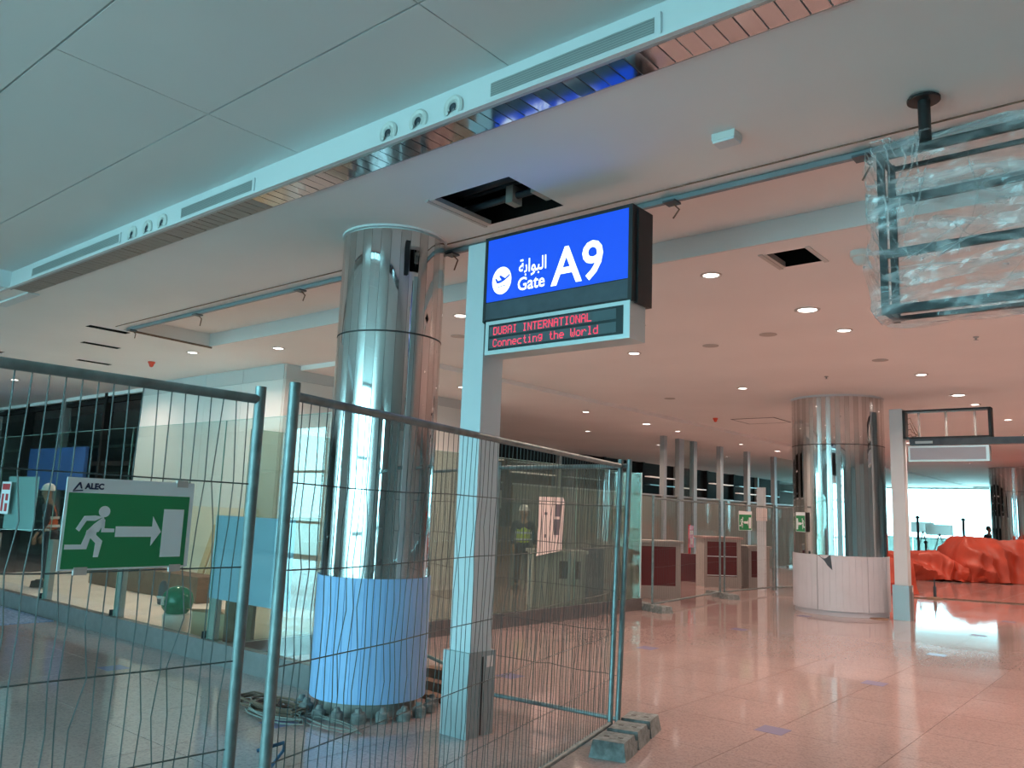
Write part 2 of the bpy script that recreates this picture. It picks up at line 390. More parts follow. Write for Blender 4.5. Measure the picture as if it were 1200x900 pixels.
# ---- walls of the hall
def wall(name, label, x0, x1, y0, y1, z0=0, z1=4.9, m=m_wall):
    return struct(MB().box(x0, x1, y0, y1, z0, z1).build(name, m), label)
wall('wall_right', 'plain off-white wall on the right of the hall', X1, X1+.2, Y0, Y1)
wall('wall_left', 'plain off-white wall at the far left of the hall', X0-.2, X0, Y0, Y1)
# airside glazing behind the camera
def glazing(name, label, x0, x1, y, z1, step, out):
    g = semp(name, label)
    n = round((x1-x0)/step)
    for k in range(n+1):
        x = x0+(x1-x0)*k/n; MB().box(x-.05, x+.05, y-.08, y+.08, 0, z1).build('mullion', m_alu, g)
    for z in ((.04, 1.05, 2.6, z1-.04) if out else (.04, z1-.04)): MB().box(x0, x1, y-.05, y+.05, z-.04, z+.04).build('transom', m_alu, g)
    for k in range(n):
        a = x0+(x1-x0)*k/n; b = x0+(x1-x0)*(k+1)/n
        MB().box(a+.05, b-.05, y-.006, y+.006, .08, z1-.08).build('pane', m_glasswin, g)
    return g
glazing('window_1', 'tall airside glazing behind the photographer', -8.5, -.5, -6.1, 4.16, 2., 1)
glazing('window_4', 'narrow airside glazing right of the photographer', 5.7, 7.4, -6.1, 4.16, .85, 1)
glazing('window_3', 'farther stretch of airside glazing left of the photographer', -22.5, -15.5, -6.1, 4.16, 2.4, 1)
wall('wall_behind', 'wall between the two stretches of airside glazing', -15.5, -8.5, Y0, Y0+.15, 0, 4.16, m_backwall)
wall('wall_behind', 'wall at the far left of the airside glazing', X0, -22.5, Y0, Y0+.15, 0, 4.16, m_backwall)
wall('wall_behind', 'wall right of the airside glazing', -.5, 5.7, Y0, Y0+.15, 0, 4.16, m_backwall)
wall('wall_behind', 'wall at the right end of the airside glazing', 7.4, X1, Y0, Y0+.15, 0, 4.16, m_backwall)
wall('trim_3', 'wall above the airside glazing', X0, X1, Y0, Y0+.15, 4.16, 4.9)
glazing('window_2', 'bright glazed end wall beyond the orange tarpaulin', -16, -4, Y1-.1, 3.88, 12, 0)
wall('wall_back', 'end wall beside the bright glazing', X0, -16, Y1-.2, Y1)
wall('wall_back', 'end wall right of the bright glazing', -4, X1, Y1-.2, Y1)
wall('trim_4', 'bulkhead over the bright end glazing', -16, -4, Y1-.2, Y1, 3.85, 4.9)
# white wall block on the left with its upper band
wb = semp('wall_front', 'white panelled wall block behind the left glass screen')
MB().box(-16.8, -11.75, 8.0, 13.6, 0, 3.98).build('wall_core', m_wall, wb)
for k in range(4):
    a = -16.75+1.2475*k; MB().box(a+.004, a+1.2435, 7.985, 8.0, .1, 3.70).build('wall_panel', m_wallpanel, wb)
    MB().box(a+.004, a+1.2435, 7.985, 8.0, 3.715, 3.97).build('wall_panel', m_band_panel, wb)
for k in range(5):
    a = 8.01+1.11*k; MB().box(-11.75, -11.735, a+.004, a+1.106, .1, 3.70).build('wall_panel', m_wallpanel, wb)
    MB().box(-11.75, -11.735, a+.004, a+1.106, 3.715, 3.97).build('wall_panel', m_band_panel, wb)
# dark shopfront to the left of it and along the back
sf = thing('shopfront', 'dark framed shopfront left of the white wall', 'shopfront', (-16.8, 8.4, 0))
MB().box(-23, 0, 1.6, 1.7, 0, 3.98).box(-23, 0, 0, 1.6, 3.9, 3.98).build('back_panel', m_shop, sf)
for k in range(10): MB().box(-.12-2.3*k, 0-2.3*k, -.12, .05, 0, 3.98).build('mullion', m_shop if k % 2 else m_alu, sf)
for z in (2.3, 3.75): MB().box(-23, 0, -.08, .02, z, z+.1).build('transom', m_shop, sf)
for k in range(9): MB().box(-2.18-2.3*k, -.14-2.3*k, -.03, -.015, .1, 3.75).build('pane', m_glass, sf)
for k in range(4):
    MB().box(-22, -1, 1.2, 1.5, .8+.7*k, .84+.7*k).build('shelf', m_alu, sf)
bs = thing('shopfront', 'long dark unlit shop counters behind the frosted glass', 'shopfront', (-18, 14, 0))
MB().box(-.4, 0, 0, 38, 0, 3.9).build('back_panel', m_shop, bs)
for k in range(12):
    y = 1.2+3*k; MB().box(0, .18, y, y+.16, 0, 3.9).build('pillar', m_shop if k % 3 else m_desk, bs)
    if k % 2: MB().box(0, .5, y+.5, y+2.4, 1.7, 2.3).build('cabinet', m_desk, bs)
    for z in (2.55, 2.95, 3.3):
        if (k*7+int(z*10)) % 3: MB().box(0, .3, y+.4, y+2.7, z, z+.035).build('shelf', m_shelf if (k+int(z*20)) % 2 else m_alu, bs)
    MB().box(0, .6, y+.2, y+2.9, 0, 1.1).build('counter', m_brown if k % 2 else m_desk, bs)
struct(MB().box(-60, 30, 52.4, 160, -.4, -.05).build('ground_1', m_apron), 'pale paving outside the end glazing')
struct(MB().box(-80, 60, -60, -6.4, -.4, -.05).build('ground_2', m_apron), 'pale apron outside the airside glazing')

# ================================================================== DOWNLIGHTS
trimm = MB().lathe([(.105, 0), (.105, -.006), (.085, -.012), (.075, -.004), (.07, .0)], n=20).mesh('trim_ring', m_trim, True)
lens = MB().lathe([(.0001, -.003), (.074, -.003), (.074, -.001)], n=20).mesh('lens', m_lens)
lamp = bpy.data.lights.new('downlight', 'AREA'); lamp.shape = 'DISK'; lamp.size = .16; lamp.color = WARM; lamp.energy = DL_W; lamp.spread = math.radians(150)
def downlight(x, y, z, label, s=1.0):
    t = thing('downlight', label, 'lamp', (x, y, z), 0, 'recessed ceiling downlights')
    r = link('trim_ring', trimm, t); l_ = link('lens', lens, t)
    if s != 1: r.scale = l_.scale = (s, s, 1)
    o = bpy.data.objects.new('bulb', lamp); C.objects.link(o); o.parent = t; o.location = (0, 0, -.02)
rows_dl = {
 'over the right aisle': [(-3.45, 7.09, 1), (-3.15, 8.87, 1.35), (-3.13, 10.07, 1), (-3.1, 13.68, 1), (-3.06, 16.12, 1.35), (-3.04, 17.49, 1), (-2.9, 20.2, 1), (-3., 23.5, 1), (-3., 27., 1), (-3., 31., 1), (-3., 35, 1), (-3, 40, 1)],
 'above the middle of the hall': [(-6.75, 7.04, 1), (-6.12, 10.08, 1), (-6.09, 13.79, 1), (-6.1, 17.5, 1), (-6.1, 21., 1), (-6.1, 25., 1), (-6.1, 29, 1), (-6.1, 33.5, 1)],
 'over the desks': [(-10.69, 7.12, 1), (-10.4, 11.0, 1.2), (-10.35, 15.0, 1), (-10.3, 17.6, 1.3), (-10.4, 19.4, 1), (-10.4, 23.4, 1), (-10.3, 26.0, 1.3), (-10.3, 31, 1)],
 'over the fenced corner at the left': [(-12.32, 6.61, 1), (-15.99, 6.69, 1), (-12.75, 18.6, 1), (-13, 23, 1), (-13, 28, 1), (-19, 6.3, 1)],
 'in the unseen rows added to light the right side': [(0, 7.1, 1), (0, 10.1, 1), (0, 13.7, 1), (0, 17.5, 1), (0, 22, 1), (3., 7.1, 1), (3., 10.1, 1), (3., 13.7, 1), (3, 18, 1), (6, 8, 1), (6, 13, 1), (6, 19, 1)]}  # these right-hand lamps are out of view, added to light that side
for where, L in rows_dl.items():
    for k, (x, y, s) in enumerate(L):
        z = 3.90 if (x < -9.35 and y > 8.3) else ZC
        downlight(x, y, z, f'round {"large " if s > 1.2 else ""}lit downlight, {ORD[k]} from the camera {where}', s)
dk = MB().lathe([(.11, 0), (.11, -.006), (.09, -.008), (.0001, -.005)], n=20).mesh('ceiling_speaker', mat('speaker_grille', (.50, .47, .45), .7), True)
for k, (x, y, lb) in enumerate([(-4.93, 10.12, 'round grey flush ceiling speaker beyond the message board'), (-4.0, 9.84, 'round grey flush ceiling speaker under the open hatch'), (-7.6, 7.9, 'round grey ceiling speaker just left of the near column'), (-3.3, 12.2, 'round grey ceiling speaker between the downlights before the far column'), (-7.9, 14.4, 'round grey ceiling speaker above the fenced desks')]):
    tag(link('ceiling_speaker', dk, None, (x, y, ZC)), lb, 'speaker', 'flush ceiling speakers')
# ================================================================== COLUMNS
def column(name, label, cx, cy_, r, ns, clad_n, z0, mclad, rib, gloss_seed):
    t = thing(name, label, 'column', (cx, cy_, 0))
    MB().lathe([(r-.06, 0), (r-.06, ZC)], n=32).build('core', m_conc, t, smooth=True)
    for (a, b) in ((1.05, 3.055), (3.07, 3.945)):
        ms = []
        for m in (m_mirror, m_brush):               # one curved strip, with a hairline joint either side
            h_ = PI/ns-.0012/r; A_ = [-h_+2*h_*q/4 for q in range(5)]
            vs = [((r-d)*math.cos(q), (r-d)*math.sin(q), z) for d in (0, .012) for z in (a, b) for q in A_]
            fs = [(q, q+1, 6+q, 5+q) for q in range(4)]+[(0, 5, 15, 10), (4, 14, 19, 9)]+[(5+q, 6+q, 16+q, 15+q) for q in range(4)]+[(q+1, q, 10+q, 11+q) for q in range(4)]
            ms.append(MB().add(vs, fs).mesh('steel_strip', m, True))
        for k in range(ns):
            link('steel_strip', ms[k % 2], t, (0, 0, 0), (0, 0, 2*PI*k/ns+.03))
    MB().lathe([(r-.012, 3.055), (r+.002, 3.056), (r+.002, 3.069), (r-.012, 3.07)], n=48).build('joint_ring', m_joint, t)
    MB().lathe([(r-.02, 3.945), (r-.02, 3.962), (r+.012, 3.962), (r+.012, ZC)], n=48).build('top_ring', m_fascia, t, smooth=True)
    for k in range(clad_n):                       # curved ribbed panels round the foot
        a0 = 2*PI*k/clad_n+.35+.006; a1 = 2*PI*(k+1)/clad_n+.35-.006; R = r+.02; n = rib; vs = []; fs = []; prof = []
        for i in range(n+1):
            a = a0+(a1-a0)*i/n
            if 0 < i < n:
                e = .0035/R; prof += [(R, a-e), (R-.005, a), (R, a+e)]
            else: prof += [(R, a)]
            if i < n:
                prof += [(R, a+(a1-a0)/n*.5)]
        for z in (z0, 1.06):
            for q, a in prof: vs.append((q*math.cos(a), q*math.sin(a), z))
        m_ = len(prof)
        for z in (z0, 1.06):
            for q, a in prof: vs.append(((q-.012)*math.cos(a), (q-.012)*math.sin(a), z))
        for i in range(m_-1):
            fs += [(i, i+1, m_+i+1, m_+i), (m_+i, m_+i+1, 3*m_+i+1, 3*m_+i), (2*m_+i+1, 2*m_+i, 3*m_+i, 3*m_+i+1), (i+1, i, 2*m_+i, 2*m_+i+1)]
        fs += [(0, m_, 3*m_, 2*m_), (m_-1, 3*m_-1, 4*m_-1, 2*m_-1)]
        MB().add(vs, fs).build('foot_panel', mclad, t)
    return t
c1 = column('steel_column', 'near mirror-steel column with pale blue panels around its foot', -5.33, 4.67, .452, 34, 4, .115, m_film_blue, 9, 1)
c2 = column('steel_column', 'wide mirror-steel column with white ribbed foot on the terrazzo aisle', -5.13, 15.93, .825, 64, 6, .09, m_clad, 8, 2)
MB().lathe([(.80, 0), (.815, .002), (.815, .085), (.80, .088)], n=48).build('plinth', m_clad, c2, smooth=True)
c3 = column('steel_column', 'farthest mirror-steel column rising behind the orange tarpaulin', -5.15, 36.4, .825, 64, 6, .02, m_clad, 8, 3)
a = math.atan2(-4.67, 5.33)
# black tape hanging at the head of the near column
an = a+.22
MB().add([(.466*math.cos(an+d), .466*math.sin(an+d), z) for z, d0, d1 in ((3.55, -.03, .04), (3.62, -.035, .045), (3.78, -.04, .04), (3.85, -.03, .055)) for d in (d0, d1)],
         [(0, 1, 3, 2), (2, 3, 5, 4), (4, 5, 7, 6)]).build('black_tape', m_black, c1)
# chipped panel and small exit sign on column 2
def ctang(ang, R): return (R*math.cos(ang), R*math.sin(ang))
d2 = math.atan2(-15.93, 5.13)
aa = d2-.42
MB().add([(*ctang(aa-.05, .848), 1.062), (*ctang(aa+.23, .848), 1.062), (*ctang(aa+.26, .848), .80), (*ctang(aa+.16, .848), .88), (*ctang(aa+.10, .848), .96)], [(0, 1, 2, 3, 4)]).build('broken_corner', m_char, c2)

# exit sign graphics ------------------------------------------------
def exit_sign(parent_name, label, loc, rz, w_, h_, flip=False, logo=True, group=None, shear=0):
    """white board with the green running man / arrow / door panel; local x right, z up, faces -y"""
    t = thing(parent_name, label, 'sign', loc, rz, group)
    def P(pts): return [((x if not flip else (w_-x)), z) for x, z in pts]
    MB().box(0, w_, 0, .004, 0, h_).build('board', m_white, t)
    gt = h_*.80
    MB().prism(P([(w_*.02, h_*.02), (w_*.965, h_*.02), (w_*.965, gt+.01), (w_*.02, gt+.01)]), -.0015, 0).build('green_field', m_green, t)
    H = gt-.02
    def add(nm, polys):
        mb = MB()
        for p in polys: mb.prism(P([(x*w_, .015+z*H) for x, z in p]), -.003, -.0015)
        return mb.build(nm, m_white, t)
    man = [[(.225, .62), (.285, .72), (.30, .66), (.262, .50), (.20, .46), (.18, .52)],     # torso
           [(.225, .74), (.285, .72), (.225, .66), (.165, .66), (.12, .50), (.095, .54), (.145, .73)],   # rear arm
           [(.275, .70), (.30, .68), (.30, .55), (.375, .545), (.375, .49), (.28, .49)],     # front arm
           [(.175, .52), (.245, .50), (.245, .45), (.295, .36), (.275, .12), (.24, .12), (.245, .33), (.17, .47)],   # front leg
           [(.18, .52), (.215, .50), (.185, .24), (.03, .24), (.03, .31), (.145, .31)]]      # rear leg
    add('running_figure', man+[[(.288+.042*math.cos(q*PI/8), .80+.085*math.sin(q*PI/8)) for q in range(16)]])
    add('arrow', [[(.385, .42), (.67, .42), (.67, .28), (.745, .50), (.67, .74), (.67, .58), (.385, .58)]])
    add('door_shape', [[(.755, .10), (.925, .10), (.925, .86), (.755, .86)]])
    if logo:
        text_mesh('ALEC', w_*.125, w_*.265, h_*.875, h_*.945, -.0015, 'lettering', m_navy, t, off=.05)
        MB().prism([(w_*.045, h_*.86), (w_*.085, h_*.95), (w_*.095, h_*.95), (w_*.11, h_*.88), (w_*.10, h_*.88), (w_*.088, h_*.925), (w_*.06, h_*.865)], -.0015, 0).prism(
            [(w_*.045, h_*.845), (w_*.115, h_*.855), (w_*.115, h_*.868), (w_*.045, h_*.858)], -.0015, 0).build('emblem', m_navy, t)
    return t

# ================================================================== GATE SIGN AND POST
def post(name, label, x0, x1, y0, y1):
    t = thing(name, label, 'post', ((x0+x1)/2, (y0+y1)/2, 0)); w2, d2_ = (x1-x0)/2, (y1-y0)/2
    mb = MB().box(-w2, w2, -d2_, d2_, 0, 3.72); mb.build('shaft', m_post, t)
    MB().box(-w2-.035, w2+.02, -d2_-.03, d2_+.03, 0, .595).build('base_casing', m_steelbox, t)
    MB().box(w2+.0195, w2+.022, -.004, .012, .01, .56).build('casing_slot', m_black, t)
    MB().box(w2+.0195, w2+.023, .05, .12, .48, .56).build('label_sticker', m_paper, t)
    return t
post('sign_post', 'pale square post carrying the lit gate sign', -4.325, -4.12, 4.565, 4.80)
FONT = {'D': '1E11111111111E', 'U': '1111111111110E', 'B': '1E11111E11111E', 'A': '0E11111F111111', 'I': '0E04040404040E', 'N': '11191915131311', 'T': '1F040404040404', 'E': '1F10101E10101F',
        'R': '1E11111E141211', 'O': '0E11111111110E', 'L': '1010101010101F', 'C': '0E11101010110E', 'o': '00000E1111110E', 'n': '00001E11111111', 'e': '00000E111F100E', 'c': '00000F1010100F',
        't': '04040E04040403', 'i': '04000C0404040E', 'g': '000F11110F010E', 'h': '10101E11111111', 'W': '1111111515150A', 'r': '00001619101010', 'l': '0C04040404040E', 'd': '01010F1111110F', ' ': '00000000000000'}
def dots(s, x0, pitch, z0, h):
    mb = MB(); dx = pitch/6; dz = h/7
    for k, ch in enumerate(s):
        b = FONT[ch]
        for r_ in range(7):
            v = int(b[2*r_:2*r_+2], 16)
            for c in range(5):
                if v >> (4-c) & 1:
                    x = x0+k*pitch+c*dx; z = z0+h-(r_+1)*dz
                    mb.add([(x, 0, z), (x+dx*1.05, 0, z), (x+dx*1.05, 0, z+dz*.92), (x, 0, z+dz*.92)], [(0, 1, 2, 3)])
    return mb
gs = thing('gate_sign', 'lit blue gate sign reading A9 with red message board beneath', 'sign', (-4.12, 4.55, 0))
MB().box(0, 1.335, .0, .26, 3.055, 3.735).box(.05, 1.35, .05, .235, 3.05, 3.715).build('housing', m_black, gs)
lp = MB().box(.028, 1.305, -.006, .0, 3.215, 3.712).build('lit_panel', m_bluelit, gs)
MB().box(.0, 1.335, -.01, 0, 3.712, 3.735).box(0, .028, -.01, 0, 3.06, 3.712).box(1.305, 1.335, -.01, 0, 3.06, 3.712).build('panel_frame', m_black, gs)
MB().box(.028, 1.325, -.008, .0, 3.075, 3.205).build('blank_band', m_char, gs)
text_mesh('A9', .65, 1.10, 3.245, 3.535, -.0075, 'lettering', m_whitelit, lp, off=.016)
text_mesh('Gate', .34, .595, 3.262, 3.365, -.0075, 'lettering', m_whitelit, lp, off=.014)
text_mesh('\ufe94\ufe91\ufe8d\ufeee\ufe92\ufedf\ufe8d', .345, .605, 3.365, 3.505, -.0075, 'lettering', m_whitelit, lp, off=.014)
MB().prism([(.178+.095*math.cos(q*PI/16), 3.37+.108*math.sin(q*PI/16)) for q in range(32)], -.0075, -.006).build('departure_disc', m_whitelit, lp)
pl_ = [(.115, 3.362), (.135, 3.36), (.19, 3.378), (.155, 3.405), (.172, 3.408), (.215, 3.388), (.255, 3.408), (.262, 3.418), (.20, 3.372), (.145, 3.336), (.135, 3.338), (.118, 3.358)]
MB().prism([(.112, 3.39), (.128, 3.392), (.14, 3.372), (.175, 3.376), (.15, 3.408), (.168, 3.412), (.212, 3.385), (.25, 3.408), (.262, 3.412), (.25, 3.392), (.205, 3.366), (.165, 3.352), (.13, 3.352)], -.0085, -.0075).prism([(.138, 3.318), (.222, 3.326), (.222, 3.331), (.138, 3.323)], -.0085, -.0075).build('aeroplane_symbol', m_bluelit, lp)
lb = MB().box(.03, 1.32, -.002, .20, 2.80, 3.06).build('message_board', m_ltframe, gs)
MB().box(.065, 1.27, -.005, -.002, 2.832, 3.032).build('display_window', m_ledbk, lb)
for z in (2.85, 2.943): MB().box(.075, 1.215, -.0065, -.005, z, z+.072).build('display_row', m_ledrow, lb)
dots('DUBAI INTERNATIONAL', .115, .0478, 2.948, .062).build('lettering', m_led, lb, (0, -.008, 0))
dots('Connecting the World', .115, .0482, 2.855, .062).build('lettering', m_led, lb, (0, -.008, 0))

# second, unfinished sign
post('sign_post', 'pale square post beside the far column, holding an empty sign frame', -4.12, -3.90, 15.68, 15.90)
es = thing('unfinished_sign', 'empty black sign frame over a grey box beside the far column', 'sign', (-3.9, 15.69, 0))
MB().box(0, 1.4, 0, .2, 3.655, 3.69).box(0, .045, 0, .2, 3.19, 3.69).box(1.355, 1.4, 0, .2, 3.19, 3.69).box(0, 1.4, 0, .2, 3.175, 3.205).build('frame', m_black, es)
MB().box(.1, 2.9, .02, .18, 3.06, 3.175).build('cross_bar', m_char, es)
MB().box(.2, .48, .0, .02, 3.085, 3.13).build('driver_unit', m_alu, es)
for x in (.25, .69, 1.14): MB().tube([(x, .1, 3.21), (x, .1, 3.65)], .02, 8).build('lamp_tube', glass_mat('tube_glass', (.9, .92, .95), .05, haze=.3), es)
bx = MB().box(.08, 1.35, 0, .16, 2.77, 3.04).build('message_board', m_ltframe, es); MB().box(.11, 1.3, -.004, 0, 2.8, 3.01).build('blank_display', mat('blank_display', (.38, .40, .46), .4), bx)
for k in range(4): MB().tube([(.06, .1, 3.24+.1*k), (.11, .1, 3.26+.1*k), (.13, .09, 3.22+.09*k), (.2+.05*(k % 2), .1, 3.225)], .006, 5).build('wire', m_cable, es)

# polythene wrapped sign hanging at top right
wr = thing('wrapped_sign', 'hanging metal sign frame wrapped in crumpled clear polythene', 'sign', (-.62, 4.76, 0))
x0, x1 = -.60, 1.25
for z in (2.80, 3.12, 3.42, 3.70): MB().box(x0, x1, -.122, -.098, z-.024, z+.024).build('front_bar', m_wrapbar, wr)
for z in (2.80, 3.70): MB().box(x0, x1, .098, .122, z-.012, z+.012).build('back_bar', m_wrapbar, wr)
for y in (-.11, .11):
    for x in (x0, x1): MB().box(x-.02, x+.02, y-.011, y+.011, 2.776, 3.724).build('upright', m_wrapbar, wr)
for z in (2.80, 3.70):
    for x in (x0, x1): MB().box(x-.015, x+.015, -.11, .11, z-.015, z+.015).build('end_bar', m_wrapbar, wr)
MB().tube([(-.36, -.13, 3.72), (-.36, -.13, 3.965)], .032, 14).build('hanger_pole', m_black, wr, smooth=True)
MB().lathe([(.085, 3.955), (.085, 3.968), (.05, 3.975), (.05, ZC)], (-.36, -.13, 0), 20).build('ceiling_flange', m_black, wr)
MB().tube([(1.0, -.13, 3.72), (1.0, -.13, 3.975)], .032, 14).build('hanger_pole', m_black, wr, smooth=True)
def wrap(seed, off):
    per = [(x0-.05, -.15), (x1+.05, -.15), (x1+.05, .15), (x0-.05, .15)]
    pts = []
    for i in range(4):
        a_, b_ = Vector(per[i]), Vector(per[(i+1) % 4]); n = max(6, int((b_-a_).length/.03))
        pts += [a_+(b_-a_)*k/n for k in range(n)]
    nz = 34; vs = []; fs = []; n = len(pts); cx_ = (x0+x1)/2
    for j in range(nz+1):
        z = 2.745+(3.775-2.745)*j/nz
        for p in pts:
            q = Vector((p.x*2.5+seed, p.y*3, z*3)); k = noise.turbulence(q, 4, True)*.055-.03
            k2 = abs(noise.noise(Vector((p.x*5+z*6, seed, p.y*5))))*.04
            dx = (-1 if p.x < cx_ else 1) if abs(p.x-cx_) > .9 else 0; dy = -1 if p.y < 0 else 1
            edge = .05*(abs(j/nz-.5)*2)**6
            vs.append((p.x+dx*(k*1.2+off-edge*.3)+noise.noise(q*3)*.02, p.y+dy*(k+k2*.6+off-edge), z+noise.noise(q*2+Vector((9, 0, 0)))*.025))
    for j in range(nz):
        for i in range(n): fs.append((j*n+i, j*n+(i+1) % n, (j+1)*n+(i+1) % n, (j+1)*n+i))
    fs.append(tuple(nz*n+i for i in range(n))); fs.append(tuple(reversed(range(n))))
    return MB().add(vs, fs)
wrap(3, .02).build('polythene_wrap', m_film, wr)
for k in range(44):                             # gathered creases and tape
    z = rnd.uniform(2.8, 3.7); x = rnd.uniform(x0-.03, x0+(.18 if k % 2 else .9)); L_ = rnd.uniform(.2, .6); an = rnd.gauss(1.6, .5) if k % 2 else rnd.gauss(.4, .8)
    p = [(max(x0-.06, x+L_*t_*math.cos(an)+.02*math.sin(6*t_+k)), -.185-.012*math.sin(3*t_), min(3.76, max(2.76, z+L_*t_*math.sin(an)))) for t_ in [i/6 for i in range(7)]]
    MB().tube(p, [.001, .003, .005, .005, .005, .003, .001], 4).build('crease', m_film, wr)

# ================================================================== CEILING FITTINGS
def tubeth(name, label, cat, pts, r, m, n=8, smooth=True): return tag(MB().tube(pts, r, n).build(name, m, smooth=smooth), label, cat)
tk = thing('ceiling_track', 'thin grey conduit track running along the ceiling recess edge', 'track', (-11.4, 5.12, ZC))
MB().box(0, 17.4, -.02, .02, -.045, -.005).build('rail', mat('track_grey', (.22, .26, .29), .5, metal=.2), tk)
MB().tube([(0, -.17, -.012), (6, -.16, -.012), (17.4, -.17, -.012)], .006, 5).build('wire', m_cable, tk)
for k, x in enumerate((.15, 1.9, 4.05, 6.35, 8.6, 9.95, 11.3)):
    b = MB().box(x-.05, x+.05, -.06, .04, -.06, -.045).build('bracket', m_char, tk)
    MB().tube([(x, 0, -.05), (x+.04, .03, -.10), (x-.02, .05, -.15-.03*(k % 2))], .007, 5).build('loose_wire', m_cable, b)
tubeth('conduit', 'dark thin conduit crossing the recess left end', 'conduit', [(-11.45, 5.16, ZC-.02), (-11.5, 5.8, ZC-.02), (-11.55, 6.5, ZC-.02)], .015, m_cable)
# open hatches
h1 = thing('ceiling_hatch', 'large open ceiling hatch above the gate sign showing dark pipes', 'hatch', (-3.97, 4.48, ZC))
MB().box(-.43, -.40, -.35, .345, -.012, .0).build('frame_edge', m_trim, h1); MB().box(-.40, -.345, -.33, .33, -.006, .03).build('frame_edge', m_trim, h1)
for k, (y, z, r) in enumerate(((.22, .12, .03), (.08, .22, .045), (.27, .26, .02))):
    MB().tube([(-.6, y, z), (.6, y, z+.02)], r, 10).build('pipe', m_char, h1, smooth=True)
MB().box(-.05, .02, .16, .28, .06, .2).build('pipe_clamp', m_desk, h1); MB().box(.25, .3, .1, .3, .06, .16).build('pipe_clamp', m_desk, h1)
h2 = thing('ceiling_hatch', 'small open ceiling hatch right of the gate sign', 'hatch', (-2.6, 7.0, ZC))
MB().box(-.23, -.19, -.25, .25, -.01, .0).build('frame_edge', m_trim, h2); MB().box(.19, .23, -.25, .25, -.01, 0).build('frame_edge', m_trim, h2); MB().box(-.19, -.16, -.22, .22, -.004, .05).build('frame_edge', m_trim, h2)
h3 = thing('access_panel', 'square flush access panel in the ceiling left of the far column', 'hatch', (-7.74, 18.56, ZC))
MB().box(-.5, .5, -.5, .5, -.006, 0).build('panel', m_ceil, h3); MB().box(-.53, -.5, -.53, .53, -.008, 0).box(.5, .53, -.53, .53, -.008, 0).box(-.5, .5, -.53, -.5, -.008, 0).box(-.5, .5, .5, .53, -.008, 0).build('frame', m_char, h3)
sd = thing('smoke_detector', 'white square detector box on the ceiling right of the gate sign', 'detector', (-2.05, 4.43, ZC))
MB().box(-.075, .075, -.055, .055, -.045, 0, .0).build('body', m_plast, sd); MB().box(-.07, .07, -.05, .05, -.06, -.045).build('cover', m_fascia, sd)
dm = thing('dome_camera', 'white dome camera on the ceiling beside the wrapped sign', 'camera', (-2.065, 7.136, ZC))
MB().lathe([(.085, 0), (.085, -.05), (.07, -.06)], n=20).build('base', m_plast, dm, smooth=True); MB().lathe([(.068, -.055), (.06, -.09), (.035, -.12), (.0001, -.128)], n=20).build('dome', m_plast, dm, smooth=True)
for lb_, x, y, z in (('small red cone sounder on the ceiling at far left', -13.88, 6.71, ZC), ('small red cone sounder on the ceiling left of the far column', -8.5, 17.7, ZC)):
    s = thing('fire_sounder', lb_, 'alarm', (x, y, z), 0, 'red ceiling sounders')
    MB().lathe([(.06, 0), (.06, -.02), (.048, -.035)], n=16).build('base', m_redplast, s, smooth=True); MB().lathe([(.048, -.035), (.03, -.085), (.0001, -.1)], n=16).build('cone', m_redplast, s, smooth=True)
for lb_, x, y in (('tiny sprinkler head on the ceiling below the long track', -7.3, 6.9), ('tiny sprinkler head beyond the message board', -5.1, 8.6), ('tiny sprinkler head right of the far downlights', -1.9, 11.2), ('tiny sprinkler head above the far column', -4.4, 13.2)):
    s = thing('sprinkler_head', lb_, 'sprinkler', (x, y, ZC), 0, 'ceiling sprinkler heads')
    MB().lathe([(.035, 0), (.03, -.012), (.012, -.014), (.012, -.04)], n=12).build('body', m_alu, s); MB().lathe([(.0001, -.04), (.03, -.042), (.0001, -.046)], n=12).build('deflector', m_alu, s)

# ================================================================== SITE FENCES
def fence(label, A, B, zt=2.02, zb=.11, A2=None, B2=None, pitch=.05, near=True, hz=(1.70, 1.385, 1.05, .74, .42), post_top=.05, seed=1, posts=(1, 1), r=.021):
    """A,B = plan position of the two uprights (A2,B2 at the foot when the panel leans)"""
    R_ = random.Random(seed); A = Vector((*A, 0)); B = Vector((*B, 0)); A2 = Vector((*(A2 or A[:2]), 0)); B2 = Vector((*(B2 or B[:2]), 0))
    base = A2.copy(); t = thing('site_fence', label, 'fence', base, 0, 'wire mesh site fence panels')
    def P(s_, z):
        k = z/zt; a_ = A2+(A-A2)*k; b_ = B2+(B-B2)*k; p = a_+(b_-a_)*s_; return Vector((p.x, p.y, z))-base
    L_ = (B-A).length; nrm = Vector((-(B-A).y, (B-A).x, 0)).normalized()
    for k in (0, 1):
        if posts[k]: MB().tube([P(k, .06 if near else .03), P(k, zt+post_top)], r, 12).build('upright', m_galv, t, smooth=True)
    MB().tube([P(0, zt), P(1, zt)], r*.86, 12).build('top_rail', m_galv, t, smooth=True)
    MB().tube([P(0, zb), P(1, zb)], r*.86, 12).build('bottom_rail', m_galv, t, smooth=True)
    n = int(L_/pitch); zs = sorted({zb, zt, *hz, *([(a_+b_)/2 for a_, b_ in zip(hz, hz[1:])])})
    allw = MB()
    for i in range(1, n):
        pts = []; d = 0
        for z in zs:
            j = R_.gauss(0, .0075) if zb < z < zt else 0
            pts.append(P(i/n+j/L_, z)+nrm*(R_.gauss(0, .004) if zb < z < zt else 0))
        if near: MB().tube(pts, .0024, 4, False).build('wire', m_wire, t)
        else: allw.tube(pts, .0012, 3, False)
    for z in hz:
        pts = [P(k/10, z+R_.gauss(0, .004)) for k in range(11)]
        if near: MB().tube(pts, .0026, 4, False).build('cross_wire', m_wire, t)
        else: allw.tube(pts, .0016, 3, False)
    if not near: stuff(allw.build('wire_mesh', m_wire, t))
    return t
